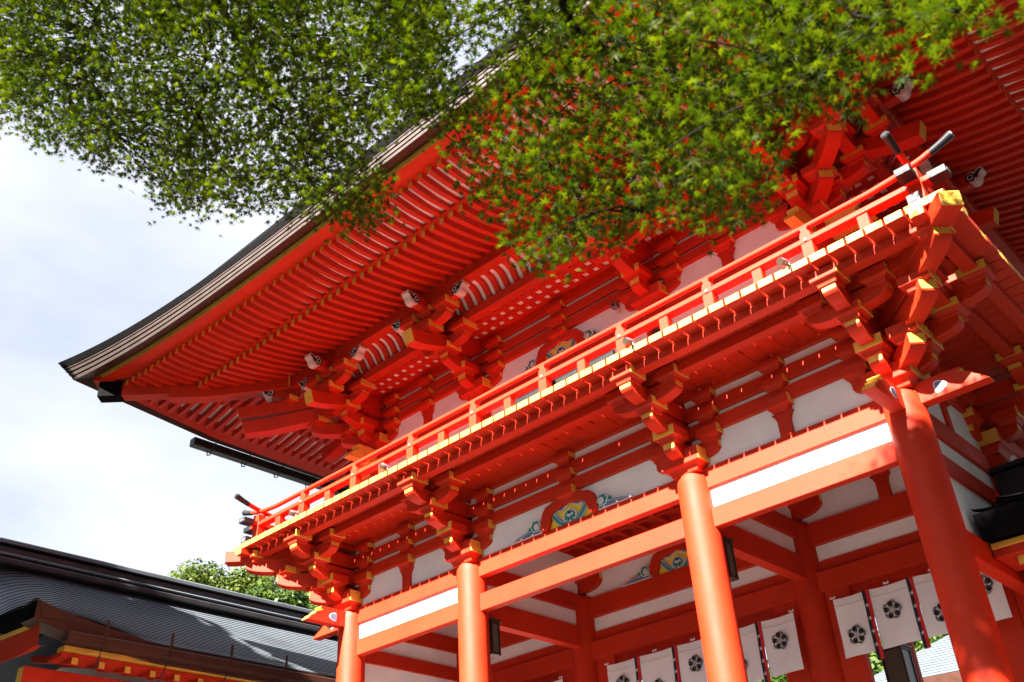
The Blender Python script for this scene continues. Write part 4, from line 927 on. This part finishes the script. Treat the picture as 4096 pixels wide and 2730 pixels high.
for k in range(7):      # outline of a seven-lobed palmate leaf
    ang = math.radians(90+(k-3)*47); ln = [.50, .80, .95, 1.0, .95, .80, .50][k]; LEAF.append((ln*math.cos(ang), ln*math.sin(ang)))
    if k < 6:
        a2 = math.radians(90+(k-2.5)*47); LEAF.append((.25*math.cos(a2), .25*math.sin(a2)))
LEAF.append((.0, -.12)); LEAF = np.array(LEAF)
def maple_leaves(P, size, tip):     # tip: direction each leaf points
    n = len(P); nn = rng.normal(size=(n, 3))*.40+np.array([-.28, .22, .95]); nn /= np.linalg.norm(nn, axis=1)[:, None]
    y = tip-(tip*nn).sum(1)[:, None]*nn; y /= np.linalg.norm(y, axis=1)[:, None]+1e-9; x = np.cross(y, nn)
    k = len(LEAF); s = size[:, None, None]
    droop = -(LEAF[:, 0]**2+LEAF[:, 1]**2)*.22
    V = P[:, None, :]+s*(x[:, None, :]*LEAF[None, :, 0, None]+y[:, None, :]*LEAF[None, :, 1, None]+nn[:, None, :]*droop[None, :, None])
    V = np.concatenate([P[:, None, :], V], 1)
    base_ = (np.arange(n)*(k+1))[:, None, None]; i = np.arange(k)
    tri = np.stack([np.zeros(k, int), 1+i, 1+(i+1) % k], 1)[None]+base_
    return V.reshape(-1, 3), tri.reshape(-1, 3), k+1
Ps = []; Ts = []; Zs = []
def sprays(nsp, xs, ys, dj, per=6, spread=.13, sz=.041):
    x = rng.uniform(*xs, nsp*4); y = rng.uniform(*ys, nsp*4); gapn = np.sin(x*.021+1.3*np.sin(y*.017))+np.sin(y*.034+x*.011+1.1)+.8*np.sin(x*.052-y*.041); ok = inside(x+9*np.sin(y*.11)+7*np.sin(x*.23+y*.05), y+16+12*np.sin(x*.083)+9*np.sin(x*.21+1)) & ((gapn > -.9) | (rng.random(len(x)) < .45)); x, y = x[ok][:nsp], y[ok][:nsp]
    d = depth(x, y)+dj*rng.normal(size=len(x)); C = cam_pts(x, y, d)
    for c in C:
        dirn = np.array([rng.normal(), rng.normal(), -.25]); dirn /= np.linalg.norm(dirn); sd = np.cross(dirn, [0, 0, 1])
        for j in range(per):
            o = dirn*(j-per/2)*spread*.36+sd*((-1)**j)*spread*(.35+.2*rng.random())+np.array([0, 0, rng.normal()*.03])
            Ps.append(c+o); Ts.append(dirn*.8+sd*((-1)**j)*.8+np.array([0, 0, -.5])); Zs.append(sz*(.70+.55*rng.random()))
sprays(3700, (-60, 1000), (-60, 545), .55, sz=.034)
sprays(1230, (900, 1800), (-60, 640), .40, sz=.037)
sprays(230, (1750, 2350), (-60, 340), .30)
# leaf clumps added between the visible boughs and the sun, for shade
def blob(c, r, n, per=6, sz=.042):
    for _ in range(n):
        d = rng.normal(size=3); d /= np.linalg.norm(d); p_ = np.array(c)+d*np.array(r)*rng.random()**.4
        dirn = np.array([rng.normal(), rng.normal(), -.25]); dirn /= np.linalg.norm(dirn); sd = np.cross(dirn, [0, 0, 1])
        for j in range(per):
            Ps.append(p_+dirn*(j-3)*.05+sd*((-1)**j)*.06); Ts.append(dirn+sd*((-1)**j)-np.array([0, 0, .5])); Zs.append(sz*(.75+.5*rng.random()))
NVIS = len(Ps); SPR = np.array(Ps[::6]); vis_P = np.array(Ps); vx, vy, vz_ = project(vis_P)
for i in rng.choice(len(vis_P), 2600, replace=False):     # clumps added sunward to keep most of the hanging boughs in shade
    pr_ = np.interp(vx[i], [0, 900, 1300, 1700, 1900, 2350], [.95, .95, .60, .40, .15, .10])
    if vy[i] > np.interp(vx[i], [0, 350, 700, 1100, 1500, 1900], [250, 380, 430, 520, 500, 300]): pr_ *= .35
    if rng.random() < pr_: blob(vis_P[i]+np.array(SUN_TO)*rng.uniform(1.2, 3.6), (.22, .22, .12), 1, 8)
blob((5.55, -8.0, 11.1), (1.0, .9, 1.1), 1500, sz=.085)  # unseen mass of oversized leaves, added to shade the right corner column
blob((5.6, -8.0, 12.25), (.8, .6, .35), 60)  # sparse unseen clump added for dapples higher on that column
blob((6.5, -7.2, 11.1), (1.3, .8, .65), 900, sz=.085)  # unseen mass of oversized leaves, added to shade the corridor eave
blob((6.3, -3.8, 9.0), (1.2, .8, 1.0), 260)
Ps = np.array(Ps); Ts = np.array(Ts); Zs = np.array(Zs)
x, y, z = project(Ps); infr = (z > 0) & (x > -20) & (x < 2373) & (y > -20) & (y < 1590); keep = ~infr | inside(x, y) | (np.arange(len(Ps)) < NVIS)
Ps, Ts, Zs = Ps[keep], Ts[keep], Zs[keep]
V, Tri, _k = maple_leaves(Ps, Zs, Ts)
me = bpy.data.meshes.new('crown'); me.from_pydata(V.tolist(), [], Tri.tolist()); me.materials.append(MAPLE)
cr = bpy.data.objects.new('crown', me); COL.objects.link(cr); cr.parent = MT
print('maple leaves', len(Ps))
b = MB(); root = Vector((6.2, -14.2, 0))
fork = Vector((6.0, -12.6, 7.4)); b.tube([root, root+Vector((.1, .3, 2.5)), root+Vector((.05, .4, 4.4)), fork], [.24, .19, .16, .12], BARK, 14)
AXES = []
def bough(path, r0, r1, start=None):
    pts = [ray_pt(ox, oy, d) for ox, oy, d in path]
    if start is not None: pts = [start, (start+pts[0])/2+Vector((0, 0, .5))] + pts
    fine = []
    for i in range(len(pts)-1):
        for k in range(4):
            j = Vector((rng.normal(), rng.normal(), rng.normal()))*.012; fine.append(pts[i].lerp(pts[i+1], k/4)+j)
    fine.append(pts[-1]); n = len(fine); AXES.extend((p_, r0+(r1-r0)*i/(n-1)) for i, p_ in enumerate(fine)); b.tube(fine, [r0+(r1-r0)*i/(n-1) for i in range(n)], BARK, 7)
bough([(1270, -40, 5.0), (1330, 60, 5.0), (1410, 140, 5.0), (1450, 215, 5.0), (1480, 330, 4.9), (1475, 490, 4.8)], .040, .006, fork)
bough([(1412, 142, 5.0), (1520, 160, 4.8), (1640, 210, 4.5), (1800, 250, 4.3)], .018, .004)
bough([(1215, -30, 5.4), (1222, 40, 5.4), (1218, 110, 5.4), (1230, 180, 5.4), (1270, 270, 5.3), (1280, 370, 5.2), (1250, 440, 5.2)], .017, .004, fork)
bough([(480, -40, 7.2), (530, 60, 7.2), (580, 170, 7.1), (640, 260, 7.0), (690, 340, 7.0), (720, 420, 6.9)], .034, .006, fork)
bough([(515, -30, 7.2), (480, 90, 7.2), (465, 170, 7.2), (455, 260, 7.2)], .018, .004)
bough([(225, 20, 7.7), (205, 90, 7.8), (220, 190, 7.8), (250, 300, 7.8)], .020, .004, ray_pt(480, -40, 7.2))
bough([(640, -40, 7.0), (700, 60, 6.9), (780, 150, 6.8), (860, 240, 6.6)], .018, .004, ray_pt(530, -60, 7.2))
bough([(860, -40, 6.6), (880, 90, 6.6), (900, 200, 6.5)], .017, .004, fork)
bough([(1700, -60, 4.4), (1760, 40, 4.3), (1850, 120, 4.1), (1940, 190, 4.0)], .018, .004, fork)
bough([(1760, -60, 4.3), (1900, 0, 4.1), (2050, 40, 3.9), (2200, 30, 3.8)], .017, .004, fork)
AP = np.array([tuple(p_) for p_, _ in AXES])
for i in rng.choice(len(SPR), 420, replace=False):      # fine twigs that carry the leaf sprays
    q = SPR[i]; dd = np.linalg.norm(AP-q, axis=1)+.6*np.maximum(0, q[2]-AP[:, 2]+.1); k = int(np.argmin(dd))
    if np.linalg.norm(AP[k]-q) > 1.9: continue
    a_ = Vector(AP[k]); c_ = Vector(q); md = (a_+c_)/2+Vector((rng.normal()*.05, rng.normal()*.05, .06+.05*rng.random()))
    b.tube([a_, a_.lerp(md, .6), md.lerp(c_, .35), c_.lerp(md, .2), c_], [.0065, .0055, .0042, .003, .0018], BARK, 5)
tr = b.build('trunk', MT); smooth(tr, 60)
